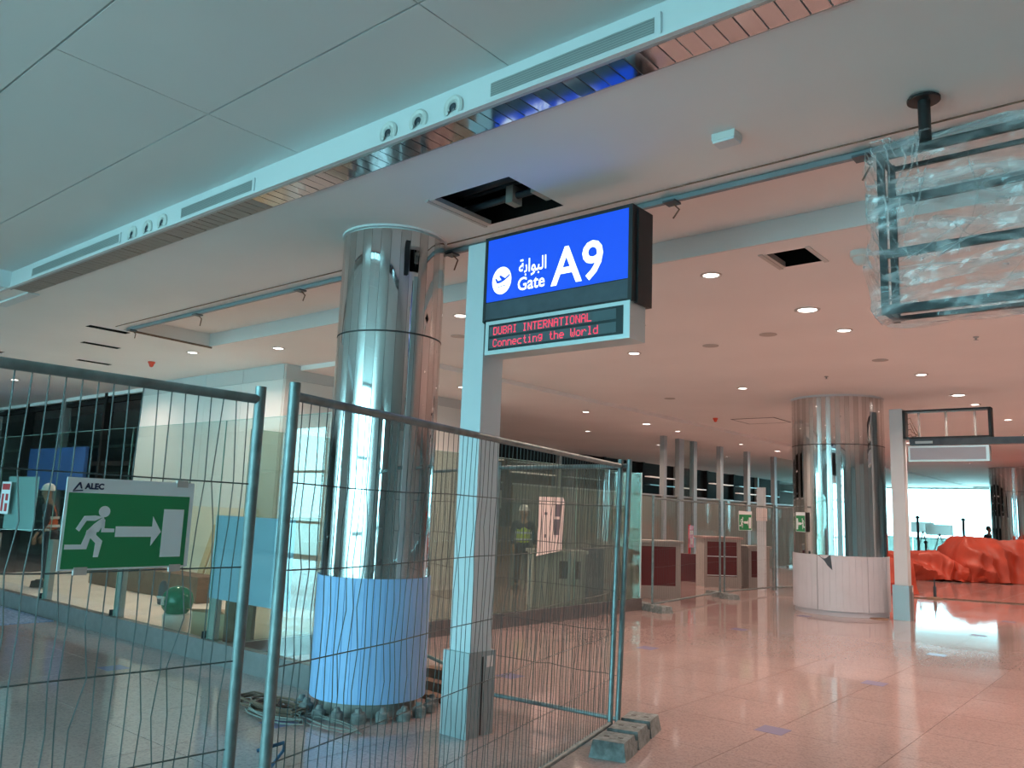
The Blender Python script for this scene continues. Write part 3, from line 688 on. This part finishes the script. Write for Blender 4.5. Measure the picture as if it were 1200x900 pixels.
def foot(label, x, y, rz, L_=.62, w_=.23, h_=.11):
    t = thing('concrete_block', label, 'block', (x, y, 0), rz, 'fence foot blocks')
    for k, c in enumerate((-.36, 0, .36)):
        mb = MB(); a_ = L_*c-L_*.155; b_ = L_*c+L_*.155
        mb.box(-w_/2, w_/2, a_, b_, .0, h_, .02); mb.build('lump', m_foot, t)
        for q in (-.05, .05): MB().box(q-.018, q+.018, L_*c-.012, L_*c+.012, h_-.002, h_+.001).build('socket', m_black, t)
    MB().box(-w_/2+.015, w_/2-.015, -L_/2, L_/2, .0, h_*.55).build('web', m_foot, t)
    return t
fence('near left site fence panel with a green exit board', (-2.75, 1.77), (-2.83, -1.7), seed=3)
fence('long near site fence panel in front of the gate sign post', (-2.53, 1.77), (-3.50, 5.58), A2=(-2.50, 1.75), B2=(-3.40, 5.33), seed=5)
fence('site fence panel behind the sign post, turning left from the corner', (-3.43, 5.60), (-4.90, 5.72), seed=8, B2=(-4.66, 5.38), A2=(-3.44, 5.50))
fence('site fence panel half hidden behind the near column', (-4.98, 5.74), (-6.9, 6.5), seed=9)
foot('ridged block under the fence corner', -3.27, 5.37, .27, .95, .26, .115)
foot('block under the two near fence uprights', -2.63, 1.72, .3)
clip = tag(MB().tube([(-2.54, 1.74, .78), (-2.50, 1.82, .80), (-2.54, 1.85, .76), (-2.55, 1.80, .70), (-2.53, 1.84, .64)], .006, 6).build('fence_tie', mat('blue_rope', (.05, .12, .22), .8)), 'short dark blue rope tie on the near fence upright', 'rope')
# exit board on the near left panel
exs = exit_sign('exit_sign', 'large green running-man exit board tied to the near fence', (-2.722, 1.089, 1.392), PI/2+.06, .445, .292)
for x, z in ((.375, .284), (.05, -.006), (.375, -.006)): MB().box(x, x+.042, -.004, .006, z-.008, z+.016).build('tape', m_trim, exs)
# far fence in front of the desks
F = [(-7.38, 12.88), (-7.75, 16.35), (-7.62, 18.9), (-6.2, 21.3)]
fence('far site fence panel in front of the first desk', F[0], F[1], near=False, pitch=.1, seed=21, zt=1.95)
fence('far site fence panel in front of the second desk', (-7.72, 16.5), F[2], near=False, pitch=.1, seed=22, zt=1.95)
fence('far site fence panel running behind the far column', (-7.6, 19.0), F[3], near=False, pitch=.1, seed=23, zt=1.95)
foot('grey block under the left end of the far fence', -7.38, 12.88, 1.2, .8, .25, .11)
foot('grey block under the middle of the far fence', -7.74, 16.42, .95, .95, .28, .10)

# ================================================================== CABLES AND ANCHORS AT COLUMN 1
anch = MB().lathe([(.055, 0), (.058, .05), (.05, .075), (.03, .085), (.022, .115), (.0001, .12)], n=12)
am = anch.mesh('anchor_bolt', mat('mortared_bolt', (.19, .195, .19), .85, var=.3, scale=25, bump=.4), True)
front_an = math.atan2(-4.67, 5.33)
for k in range(10):                                   # left to right as seen from the terrazzo side
    an = front_an+(k-4.3)*.33
    q = link('anchor_bolt', am, None, (-5.33+.53*math.cos(an), 4.67+.53*math.sin(an), 0), (rnd.gauss(0, .05), rnd.gauss(0, .05), an)); q.scale = (rnd.uniform(.9, 1.1), rnd.uniform(.9, 1.1), rnd.uniform(.85, 1.1))
    tag(q, f'grey mortar-capped anchor bolt, {ORD[k]} from the left round the near column foot', 'bolt', 'anchor bolts around the near column foot')
def coil(cx, cy_, rx, ry, turns, z0, seed, r):
    R_ = random.Random(seed); p = []
    for i in range(turns*14):
        a_ = 2*PI*i/14; k = 1+R_.gauss(0, .08)+.15*math.sin(a_*.37+seed)
        p.append((cx+rx*k*math.cos(a_), cy_+ry*k*math.sin(a_), z0+.012*(i/14)+abs(R_.gauss(0, .006))))
    return MB().tube(p, r, 5)
for k, (x, y, rx, ry, tn, r, m, lb_) in enumerate([(-5.62, 4.02, .26, .14, 5, .010, m_cable, 'brown cable coil lying left of the near column foot'), (-5.9, 4.05, .22, .13, 4, .008, m_cable, 'dark loose cable coil at the far left of the column foot'),
        (-5.50, 3.90, .30, .10, 4, .005, m_gcable, 'thin grey wire tangle in front of the column foot'), (-5.05, 4.05, .35, .08, 3, .004, m_gcable, 'thin pale wire strewn before the anchor bolts')]):
    tag(coil(x, y, rx, ry, tn, r, k+4, r).build('cable_coil', m), lb_, 'cable')
for k, (p0, p1, h_, lb_) in enumerate([((-5.35, 5.28), (-4.60, 5.24), .04, 'brown timber batten lying right of the near column, lowest'), ((-5.5, 5.46), (-4.85, 5.45), .10, 'brown timber batten on the pile right of the near column'), ((-5.6, 5.6), (-4.95, 5.7), .17, 'upper brown board of the pile right of the near column')]):
    d = Vector(p1)-Vector(p0); o = MB().box(0, d.length, -.06, .06, 0 if k == 0 else 0, h_).build('timber_batten', m_brown, None, (*p0, 0), (0, 0, math.atan2(d.y, d.x))); tag(o, lb_, 'timber', 'timber offcuts')

# ================================================================== GLASS SCREENS
g1 = thing('glass_screen', 'long clear glass screen on a grey kerb behind the near fence', 'glass screen', (-6., 4.7, 0))
MB().box(-14.5, .0, -.05, .05, 0, .21).build('kerb', m_kerb, g1)
xs = [0, -1.9, -4.0, -6.1, -8.2, -10.3, -12.4, -14.5]
for a_, b_ in zip(xs, xs[1:]):
    p = MB().box(b_+.006, a_-.006, -.006, .006, .20, 2.47).build('pane', m_glass, g1)
    MB().box(b_+.001, b_+.006, -.006, .006, .2, 2.47).box(b_+.006, a_-.006, -.006, .006, 2.47, 2.474).build('pane_edge', m_gedge, p)
for x in xs[1:-1]: MB().box(x-.06, x+.06, .03, .10, .0, 1.0).build('support', m_desk, g1); MB().box(x-.07, x-.06, -.02, .03, .2, .28).build('clamp', m_black, g1)
g2 = thing('glass_screen', 'clear glass screen on a kerb running back to the desks', 'glass screen', (-7.6, 4.81, 0))
MB().box(-.05, .05, .0, 8.0, 0, .2).build('kerb', m_kerb, g2)
for k in range(4):
    p = MB().box(-.006, .006, 2*k+.006, 2*k+1.994, .19, 2.38).build('pane', m_glass2, g2); MB().box(-.006, .006, 2*k+1.994, 2*k+1.999, .2, 2.38).box(-.006, .006, 2*k+.006, 2*k+1.994, 2.38, 2.384).build('pane_edge', m_gedge, p)
p = MB().box(-.5, .0, 8.0, 8.012, .0, 2.4).build('end_pane', glass_mat('greenish_glass', (.78, .86, .82), .06, haze=.22, hazecol=(.22, .25, .23)), g2); MB().box(.0, .02, 7.99, 8.02, 0, 2.4).build('edge_strip', m_ltframe, g2)
for k in (1, 2, 3): MB().box(-.1, -.03, 2*k-.05, 2*k+.05, 0, 1.0).build('support', m_desk, g2)
# things stuck on / behind the glass
nt1 = thing('notice', 'white and red warning notice stuck on the glass at far left', 'notice', (-13.93, 4.64, 1.30))
MB().box(0, .36, 0, .004, 0, .48).build('sheet', m_white, nt1)
MB().box(.03, .33, -.002, 0, .36, .45).box(.05, .13, -.002, 0, .04, .30).box(.2, .3, -.002, 0, .04, .16).box(.2, .3, -.002, 0, .2, .3).build('red_print', m_red, nt1)
tag(MB().box(-13.9, -12.75, 4.712, 4.718, 1.08, 1.86).build('protective_sheet', mat('pale_cyan_sheet', (.62, .80, .84), .5)), 'pale cyan protective sheet stuck behind the far left glass', 'sheet')
tag(MB().box(-7.95, -6.55, 4.712, 4.718, .62, 1.47).build('protective_sheet', m_ltblue), 'pale blue protective film on the glass left of the near column', 'sheet')
tag(MB().box(-8.25, -7.72, 5.1, 5.14, .05, 1.0).build('plywood_sheet', m_brown, None, (0, 0, 0), (0, 0, 0)), 'brown plywood sheet standing below the blue film', 'board')
pt = thing('paper_notice', 'tall pinkish paper plan taped on the glass behind the sign post', 'notice', (-7.585, 9.79, 1.03), PI/2)
MB().add([(0, -.01, 0), (.62, -.01, .02), (.62, -.01, .84), (0, -.012, .83), (-.05, -.03, -.05), (.66, -.02, .78)], [(0, 1, 2, 3), (0, 1, 4), (2, 5, 1)]).build('sheet', m_paper, pt)
MB().box(.40, .54, -.016, -.0125, .26, .50).box(.43, .56, -.016, -.0125, .54, .72).box(.15, .22, -.016, -.0125, .56, .60).box(.16, .20, -.016, -.0125, .22, .27).build('print', m_ink, pt)
tag(MB().box(-23.0, -19.7, 8.20, 8.275, 1.72, 2.74).build('blue_patch_board', m_blueboard), 'bright blue banner board standing for the blue patch in the far left glass', 'filler')  # board put in for a blue patch in the glass
ds = MB(); nx, ny = 90, 26; vs = []
for j in range(ny+1):
    for i in range(nx+1):
        x = -18.5+10.7*i/nx; y = 4.85+3.05*j/ny
        vs.append((x, y, .012+.07*max(0, noise.turbulence(Vector((x*1.3, y*1.6, 2)), 3, True)-.35)))
ds.add(vs, [(j*(nx+1)+i, j*(nx+1)+i+1, (j+1)*(nx+1)+i+1, (j+1)*(nx+1)+i) for j in range(ny) for i in range(nx)])
tag(ds.build('dust_sheet', m_sheet, smooth=True), 'wrinkled cream dust sheet covering the floor behind the glass', 'sheet')
tag(MB().box(-21, -11.4, 3.55, 4.6, 0, .012).build('carpet', m_carpet), 'blue grey carpet strip beside the glass kerb at far left', 'carpet')
wj = thing('water_jar', 'green plastic globe on a white tub behind the glass kerb', 'jar', (-9.75, 5.36, .015))
MB().lathe([(.0001, 0), (.15, 0), (.165, .2), (.15, .21), (.0001, .21)], n=20).build('tub', m_plast, wj, smooth=True)
MB().lathe([(.12, .21), (.18, .28), (.195, .37), (.17, .46), (.10, .52), (.03, .54), (.0001, .54)], n=20).build('globe', m_globe, wj, smooth=True)
MB().box(-.03, .03, -.2, -.18, .32, .42).build('sticker', m_paper, wj)
cb = thing('cardboard_box', 'brown cardboard box beside the green globe', 'box', (-9.1, 5.55, .02), .3)
MB().box(-.25, .25, -.18, .18, 0, .28).build('carton', m_card, cb); MB().add([(-.25, -.18, .28), (.25, -.18, .28), (.27, -.32, .36), (-.2, -.33, .33)], [(0, 1, 2, 3)]).build('flap', m_card, cb)
for k in range(4):
    x = -12.9+.22*k; o = MB().box(-.07, .07, -.02, .02, 0, 1.25-.08*k).build('timber_plank', m_wood, None, (x, 7.35, .02), (-.33, .06*(k-1), .1)); tag(o, ['narrow yellow timber plank leaning left-most on the white wall', 'yellow timber plank leaning second from the left on the wall', 'yellow timber plank leaning third from the left on the wall', 'short yellow timber plank leaning right-most on the white wall'][k], 'plank', 'timber planks leaning on the wall')
tag(MB().box(-14.9, -12.1, 7.86, 7.94, 0, 1.5).build('cream_board', m_cream), 'large cream board standing against the white wall', 'board')
tag(MB().box(-15.8, -12.0, 6.9, 7.3, .02, .42).build('wooden_crate', m_brown), 'low brown crate running along the wall behind the glass', 'crate')
lt = thing('hand_lamp', 'dark caged work lamp hanging behind the exit board', 'lamp', (-12.1, 6.4, .02))
MB().lathe([(.0001, 0), (.06, .02), (.075, .12), (.06, .3), (.03, .36), (.0001, .37)], n=12).build('body', m_char, lt, smooth=True); MB().lathe([(.078, .1), (.082, .12), (.078, .14)], n=12).build('cage_ring', m_alu, lt)

# counters behind the side glass
ct = thing('counter', 'pale grey counter with dark screen behind the side glass', 'counter', (-8.87, 11.34, 0), -.75)
MB().box(-.55, 0, 0, .95, 0, .93).build('body', mat('pale_counter', (.50, .47, .45), .5), ct); MB().box(-.6, .04, -.04, .99, .93, .98).build('top', m_desk, ct)
MB().box(-.0, .012, .48, .86, .50, .80).build('dark_screen', m_black, ct)
for y in (.03, .30, .88): MB().box(0, .012, y, y+.05, .02, .92).build('rib', m_dframe, ct)
gk = thing('gate_cabinet', 'tall dark grey cabinet right of the pale counter', 'cabinet', (-8.9, 13.0, 0), -.75)
MB().box(-.4, 0, 0, .36, 0, .98).build('body', m_char, gk); MB().box(0, .012, .04, .32, .45, .9).build('door', m_ledbk, gk)
gk2 = thing('gate_cabinet', 'low grey cabinet near the end of the side glass', 'cabinet', (-8.6, 13.6, 0), -.75)
MB().box(-.4, 0, 0, .4, 0, .7).build('body', m_desk, gk2); MB().box(0, .012, .05, .35, .3, .62).build('door', m_char, gk2)

# ================================================================== DESKS BEHIND THE FAR FENCE
def desk(label, x, y, ln, h_, rz=0, bars=True, top=m_desk):
    t = thing('gate_desk', label, 'desk', (x, y, 0), rz, 'gate desks')
    MB().box(-.6, -.03, 0, ln, .0, h_-.05).build('body', m_desk, t)
    MB().box(-.64, .05, -.05, ln+.05, h_-.05, h_).build('top', top, t)
    MB().box(-.03, 0, 0, .07, 0, h_-.05).box(-.03, 0, ln-.1, ln, 0, h_-.05).box(-.03, 0, .07, ln-.1, 0, .25).box(-.03, 0, .07, ln-.1, h_-.12, h_-.05).build('front_frame', m_dframe, t)
    MB().box(-.03, -.012, .07, ln-.1, .25, h_-.12).build('front_panel', m_maroon, t)
    if bars:
        for z in (.27, .72): MB().box(-.012, .004, .07, ln-.1, z, z+.02).build('trim_bar', m_ltframe, t)
    return t
desk('first maroon fronted desk behind the left end of the far fence', -8.92, 14.36, 1.2, 1.15, -.80, False, m_dframe)
desk('second maroon desk with pink top, behind the middle fence upright', -9.15, 18.45, .92, 1.2, -.76, True, m_pinklam)
desk('third low grey desk nearest the far column', -8.42, 19.35, .55, 1.0, -.70, False, m_dframe)
fpt = thing('fire_point', 'red fire point stand with a red sign between the desks', 'fire point', (-10.19, 19.69, 0), .2)
MB().box(-.25, .25, -.15, .15, 0, .70).build('cabinet', m_maroon, fpt); MB().box(-.03, .03, -.02, .02, .7, 1.45).build('stem', m_red, fpt); fs_ = MB().box(.03, .05, -.22, .22, .86, 1.43).build('sign_plate', m_red, fpt); MB().box(.05, .054, -.14, .14, 1.2, 1.3).box(.05, .054, -.1, .1, .95, 1.1).build('print', m_paper, fs_)
MB().box(.25, .262, -.12, .12, .2, .6).build('extinguisher_door', m_redplast, fpt)
pp = thing('partition_post', 'pale square post with pink paper behind the far fence', 'post', (-7.98, 19.1, 0))
MB().box(-.09, .09, -.06, .06, 0, 2.42).build('shaft', m_post, pp); MB().box(.0901, .095, -.14, .12, 1.62, 1.92).box(-.1, .1, -.066, -.061, 1.62, 1.92).build('paper', m_paper, pp)
exit_sign('exit_sign', 'small green exit board hung on the far fence', (-7.66, 17.1, 1.40), PI/2-.05, .62, .42, False, False)
e2 = exit_sign('exit_sign', 'small green exit board fixed on the far column', (-5.72, 15.29, 1.45), -.65, .30, .36, True, False)
# partition posts and frosted panes
pq = thing('glass_partition', 'frosted glass partition with tall posts behind the desks', 'partition', (-11.4, 19.0, 0))
ys = [(1.35, .16), (2.25, .28), (3.15, .2), (4.95, .2), (7.0, .22), (9.3, .22)]
for y, w_ in ys: MB().box(-.07, .07, y, y+w_, 0, 3.9).build('post', m_alu, pq)
yy = [-5.2, -3.2, -1.2, 1.35]+[y for y, _ in ys[1:]]+[11.5, 14]
for a_, b_ in zip(yy, yy[1:]): MB().box(-.008, .008, a_+.01, b_-.01, .05, 2.2).build('frosted_pane', m_frost, pq)
for a_, b_ in ((2.25, 3.15), (9.3, 11.5)): MB().box(-.006, .006, a_, b_, 2.2, 3.9).build('upper_pane', m_glass, pq)
MB().box(-.03, .03, -5.2, 14, 2.2, 2.24).build('rail', m_alu, pq)

# ================================================================== FAR RIGHT: TARPAULIN, BALUSTRADE, OUTDOORS
rh = Vector((math.cos(yaw), -math.sin(yaw), 0)); ang = math.atan2(rh.y, rh.x)
def ridge(v): return 1-abs(2*noise.noise(v))
def heap(name, label, loc, W, D, prof, seed, nx=150, ny=64, slack=1.):
    # cloth thrown over a load: level top, falling front with diagonal folds, crumpled hem on the floor
    vs = []; mb = MB()
    for j in range(ny+1):
        v = j/ny
        for i in range(nx+1):
            u = i/nx; x = -W/2+W*u; y = -D/2+D*v
            h_ = prof(u); e = min(1, min(v, 1-v)/.34); e = e**.8; eu = min(1, min(u, 1-u)/.07)
            z = h_*e*eu
            k = ridge(Vector((x*.75+z*.9+seed, z*.25+y*.2, seed)))+.5*ridge(Vector((x*1.9-z*.7+seed, z*.5, seed+3)))
            c = noise.turbulence(Vector((x*1.5+seed, y*1.7, .5)), 4, True)
            hem = 1-min(1, e*2.2)
            side = min(1, 4*e*(1-e)+hem*.6)
            y += -slack*.42*(k-.8)*side*(1 if v < .5 else -1)
            z += slack*(.10*(k-.9)*side+.20*max(0, c-.25)*(hem+.35*slack)*min(1, e*6)-.05*(1-k)*(1-side))
            vs.append((x+.10*noise.noise(Vector((y*2, x, seed))), y, max(.012, z+.015)))
    n = nx+1
    mb.add(vs, [(j*n+i, j*n+i+1, (j+1)*n+i+1, (j+1)*n+i) for j in range(ny) for i in range(nx)])
    return tag(mb.build(name, m_orange, None, loc, (0, 0, ang), True), label, 'tarpaulin')
def smooth(a_, b_, t_): t_ = max(0, min(1, (t_-a_)/(b_-a_))); return t_*t_*(3-2*t_)
heap('tarpaulin', 'big orange tarpaulin draped over a high load at far right', (-3.75, 31.7, 0), 7.4, 3.0, lambda u: 1.36*smooth(.0, .13, u)-.10*smooth(.15, .3, u)+.16*smooth(.42, .62, u), 2)
heap('tarpaulin', 'low crumpled orange tarpaulin left of the high draped load', (-6.95, 28.7, 0), 3.7, 2.0, lambda u: .80*smooth(0, .25, u)-.45*smooth(.6, 1, u), 7, slack=1.3)
heap('tarpaulin', 'narrow upright orange sheet behind the far column', (-5.72, 21.75, 0), .9, .6, lambda u: .82, 11, 24, 16, .5)
bl = thing('glass_balustrade', 'low glass balustrade before the bright end glazing', 'balustrade', (-14.5, 45, 0))
for k in range(5): MB().box(1.8*k+.02, 1.8*k+1.78, -.008, .008, .05, 1.05).build('pane', m_frost, bl)
MB().box(0, 9, -.02, .02, 1.05, 1.1).build('handrail', m_alu, bl)
def out_post(name, label, cat, x, y, h_, r=.06, extra=None):
    t = thing(name, label, cat, (x, y, 0)); MB().tube([(0, 0, 0), (0, 0, h_)], r, 8).build('pole', m_char, t)
    MB().lathe([(r*1.8, h_-.06), (r*1.9, h_), (.0001, h_+.08)], n=8).build('cap', m_char, t)
    return t
def pix(px, y, z=None, py=None):
    d = fw+r2*((px-600)/950)-u2*(((py or 615)-450)/950); k = y/d.y; return Vector((d.x*k, y, 1.63+d.z*k))
q = pix(1075.5, 40); out_post('queue_post', 'dark queue pole left of the orange tarpaulin', 'pole', q.x, 40, 2.05, .055)
q = pix(1084, 40.5); out_post('queue_post', 'short dark post right of the queue pole', 'post', q.x, 40.5, .95, .045)
q = pix(1129, 44); out_post('queue_post', 'dark pole behind the tarpaulin centre', 'pole', q.x, 44, 2.05, .06)
for k, (px, py, w_, lb_) in enumerate([(1081.5, 618, .62, 'grey notice board on a stand left before the glazing'), (1101, 621, .72, 'grey notice board on a stand before the glazing, right')]):
    q = pix(px, 47.5, None, py); t = thing('notice_board', lb_, 'board', (q.x, 47.5, 0), ang)
    MB().box(-w_, w_, 0, .04, q.z-.28, q.z+.28).build('panel', glass_mat('haze_pale_board', (.7, .7, .7), .03, haze=.85, hazecol=(.85, .82, .8)), t); MB().tube([(-w_*.6, .02, 0), (0, .02, q.z-.2)], .03, 6).build('leg', m_char, t); MB().tube([(w_*.6, .02, 0), (0, .02, q.z-.2)], .03, 6).build('leg', m_char, t)  # panel made pale and translucent to paint in the bright window haze
mst = thing('light_mast', 'thin mast with three floodlight heads outside the end glazing', 'mast', (0, 0, 0)); q = pix(1090, 90, None, 605); mst.location = (q.x, 90, 0)
MB().tube([(0, 0, 0), (0, 0, 6.6)], .06, 6).build('pole', mat('pale_mast', (.5, .55, .55), .6), mst)
for px, py in ((1092.5, 577), (1105, 580), (1088, 588)):
    s = pix(px, 90, None, py); l_ = Vector((s.x-q.x, 0, s.z)); MB().box(l_.x-.32, l_.x+.32, -.25, .25, l_.z-.12, l_.z+.13, .06).build('lamp_head', m_alu, mst); MB().tube([(0, 0, 6.0), tuple(l_)], .03, 5).build('arm', m_alu, mst)
wt = thing('floor_standpipe', 'short dark standpipe with a nozzle on the far floor', 'pipe', (-4.66, 21., 0))
MB().tube([(0, 0, .0), (0, 0, .28)], .035, 8).build('pipe', m_char, wt); MB().tube([(0, 0, .28), (0, 0, .46)], [.02, .008], 8).build('nozzle', m_char, wt); MB().lathe([(.18, 0), (.16, .03), (.05, .05)], n=12).build('base', m_brown, wt)
tubeth('floor_cable', 'thin dark cable lying across the far right floor', 'cable', [(-5.2, 20.6, .012), (-4.6, 21.2, .012), (-3.6, 21.5, .012), (-2.4, 21.9, .012), (0, 22.6, .012)], .012, m_cable, 5)
tag(MB().lathe([(.0001, 0), (.16, 0), (.15, .012), (.0001, .014)], n=14).build('cable_debris', m_brown, None, (-4.35, 15.5, 0)), 'dark debris patch on the floor at the far post foot', 'debris')

# ================================================================== PEOPLE
def skin_mesh(name, m, chains, parent, sub=1):
    vs, es_, rs = [], [], []; idx = {}
    for ch in chains:
        prev = None
        for p, r in ch:
            key = tuple(round(c, 4) for c in p)
            if key not in idx: idx[key] = len(vs); vs.append(p); rs.append(r)
            i = idx[key]
            if prev is not None and prev != i: es_.append((prev, i))
            prev = i
    me = bpy.data.meshes.new(name); me.from_pydata(vs, es_, []); o = bpy.data.objects.new(name, me); C.objects.link(o)
    md = o.modifiers.new('s', 'SKIN'); md.use_smooth_shade = True
    for i, r in enumerate(rs):
        sv = me.skin_vertices[0].data[i]; sv.radius = (r, r) if not isinstance(r, tuple) else r; sv.use_root = (i == 0)
    md2 = o.modifiers.new('d', 'SUBSURF'); md2.levels = sub; md2.render_levels = sub
    dg = bpy.context.evaluated_depsgraph_get(); me2 = bpy.data.meshes.new_from_object(o.evaluated_get(dg)); bpy.data.objects.remove(o)
    me2.materials.clear(); me2.materials.append(m); me2.polygons.foreach_set('use_smooth', [True]*len(me2.polygons))
    return link(name, me2, parent)
def person(label, loc, rz, vest, helmet=True, lean=0.):
    """standing worker facing -y locally, 1.75 m"""
    t = thing('person', label, 'person', loc, rz)
    ch = []; pel = (0, 0, .95); chest = (0, .0-lean*.3, 1.28); nk = (0, -lean*.42, 1.47); hd = (0, -.01-lean*.48, 1.60); ht = (0, -lean*.5, 1.70)
    ch.append([(pel, (.15, .10)), ((0, -lean*.12, 1.08), (.135, .09)), (chest, (.165, .105)), ((0, -lean*.38, 1.41), (.10, .075)), (nk, .055), ((0, -.015-lean*.46, 1.54), .068), (hd, (.078, .095)), (ht, .065)])
    ch.append([(hd, (.078, .095)), ((0, -.115-lean*.48, 1.585), .012)])
    for s in (-1, 1):
        ch.append([(hd, (.078, .095)), ((s*.092, .0-lean*.48, 1.595), .014)])
        ch.append([(pel, (.15, .10)), ((s*.095, 0, .88), .088), ((s*.11, -.02, .50), .058), ((s*.115, .02, .10), .038), ((s*.12, -.03, .05), .038), ((s*.125, -.17, .03), .03)])
        sh = (s*.19, -lean*.36, 1.40); el = (s*.25, .02-lean*.2, 1.12); wr_ = (s*.24, -.12-lean*.2, .90); pm = (s*.235, -.15-lean*.2, .83)
        ch.append([(chest, (.165, .105)), (sh, .06), (el, .042), (wr_, .028), (pm, (.02, .036))])
        for k in range(4):
            b = (pm[0]+s*.004, pm[1]-.03+.02*k, pm[2]-.05); ln = (.06, .07, .065, .05)[k]
            ch.append([(pm, (.02, .036)), (b, .009), ((b[0]-s*.01, b[1], b[2]-ln*.5), .008), ((b[0]-s*.025, b[1], b[2]-ln), .006)])
        ch.append([(pm, (.02, .036)), ((pm[0]-s*.02, pm[1]-.045, pm[2]-.01), .009), ((pm[0]-s*.025, pm[1]-.06, pm[2]-.05), .007)])
    skin_mesh('body', m_skin, ch, t)
    tr_ = [[(pel, (.165, .115)), ((0, 0, 1.02), (.15, .105))]]
    for s in (-1, 1): tr_.append([(pel, (.165, .115)), ((s*.095, 0, .86), .10), ((s*.11, -.02, .50), .072), ((s*.115, .02, .12), .062)])
    skin_mesh('trousers', m_trou, tr_, t)
    sl_ = [[((0, 0, 1.02), (.155, .11)), (chest, (.178, .118)), ((0, -lean*.38, 1.42), (.12, .085))]]
    for s in (-1, 1): sl_.append([(chest, (.178, .118)), ((s*.19, -lean*.36, 1.40), .072), ((s*.25, .02-lean*.2, 1.12), .054), ((s*.241, -.105-lean*.2, .925), .042)])
    skin_mesh('shirt', m_trou, sl_, t)
    v = skin_mesh('vest', vest, [[((0, 0, .92), (.178, .128)), ((0, -lean*.12, 1.10), (.172, .122)), (chest, (.186, .126)), ((0, -lean*.38, 1.42), (.128, .09))]], t)
    for z, k in ((1.02, 0), (1.16, .15)):
        vs = [((.182)*math.cos(2*PI*i/20), .13*math.sin(2*PI*i/20)-lean*k, z+dz) for dz in (0, .045) for i in range(20)]
        MB().add(vs, [(i, (i+1) % 20, 20+(i+1) % 20, 20+i) for i in range(20)]).build('reflective_band', m_band, v, smooth=True)
    for s in (-1, 1):
        MB().box(s*.12-.05, s*.12+.05, -.2, .075, 0, .11, .015).build('boot', m_boot, t)
        MB().lathe([(.0001, -.009), (.011, 0), (.0001, .009)], (s*.032, -.096-lean*.48, 1.62), 8).build('eye', m_white, t)
    MB().box(-.025, .025, -.106-lean*.48, -.094-lean*.48, 1.545, 1.555).build('mouth', m_maroon, t)
    if helmet:
        MB().lathe([(.135, 1.645), (.137, 1.655), (.112, 1.66), (.105, 1.71), (.075, 1.755), (.03, 1.775), (.0001, 1.777)], (0, -lean*.5, 0), 20).build('helmet', m_helmet, t, smooth=True)
    else:
        MB().lathe([(.088, 1.57), (.1, 1.64), (.092, 1.70), (.05, 1.755), (.0001, 1.765)], (0, .022-lean*.5, 0), 16).build('hair', m_hair, t, smooth=True)
    return t
person('person in white helmet and yellow vest behind the side glass', (-11.0, 13.72, 0), .9, m_vest)
person('person in orange vest and dark trousers behind the far left glass', (-15.4, 6.0, .03), -.6, m_vest2, True, .25)
person('bareheaded person in green vest far behind the orange tarpaulin', (pix(1158.5, 38).x, 38, 0), 1.0, m_vest, False)
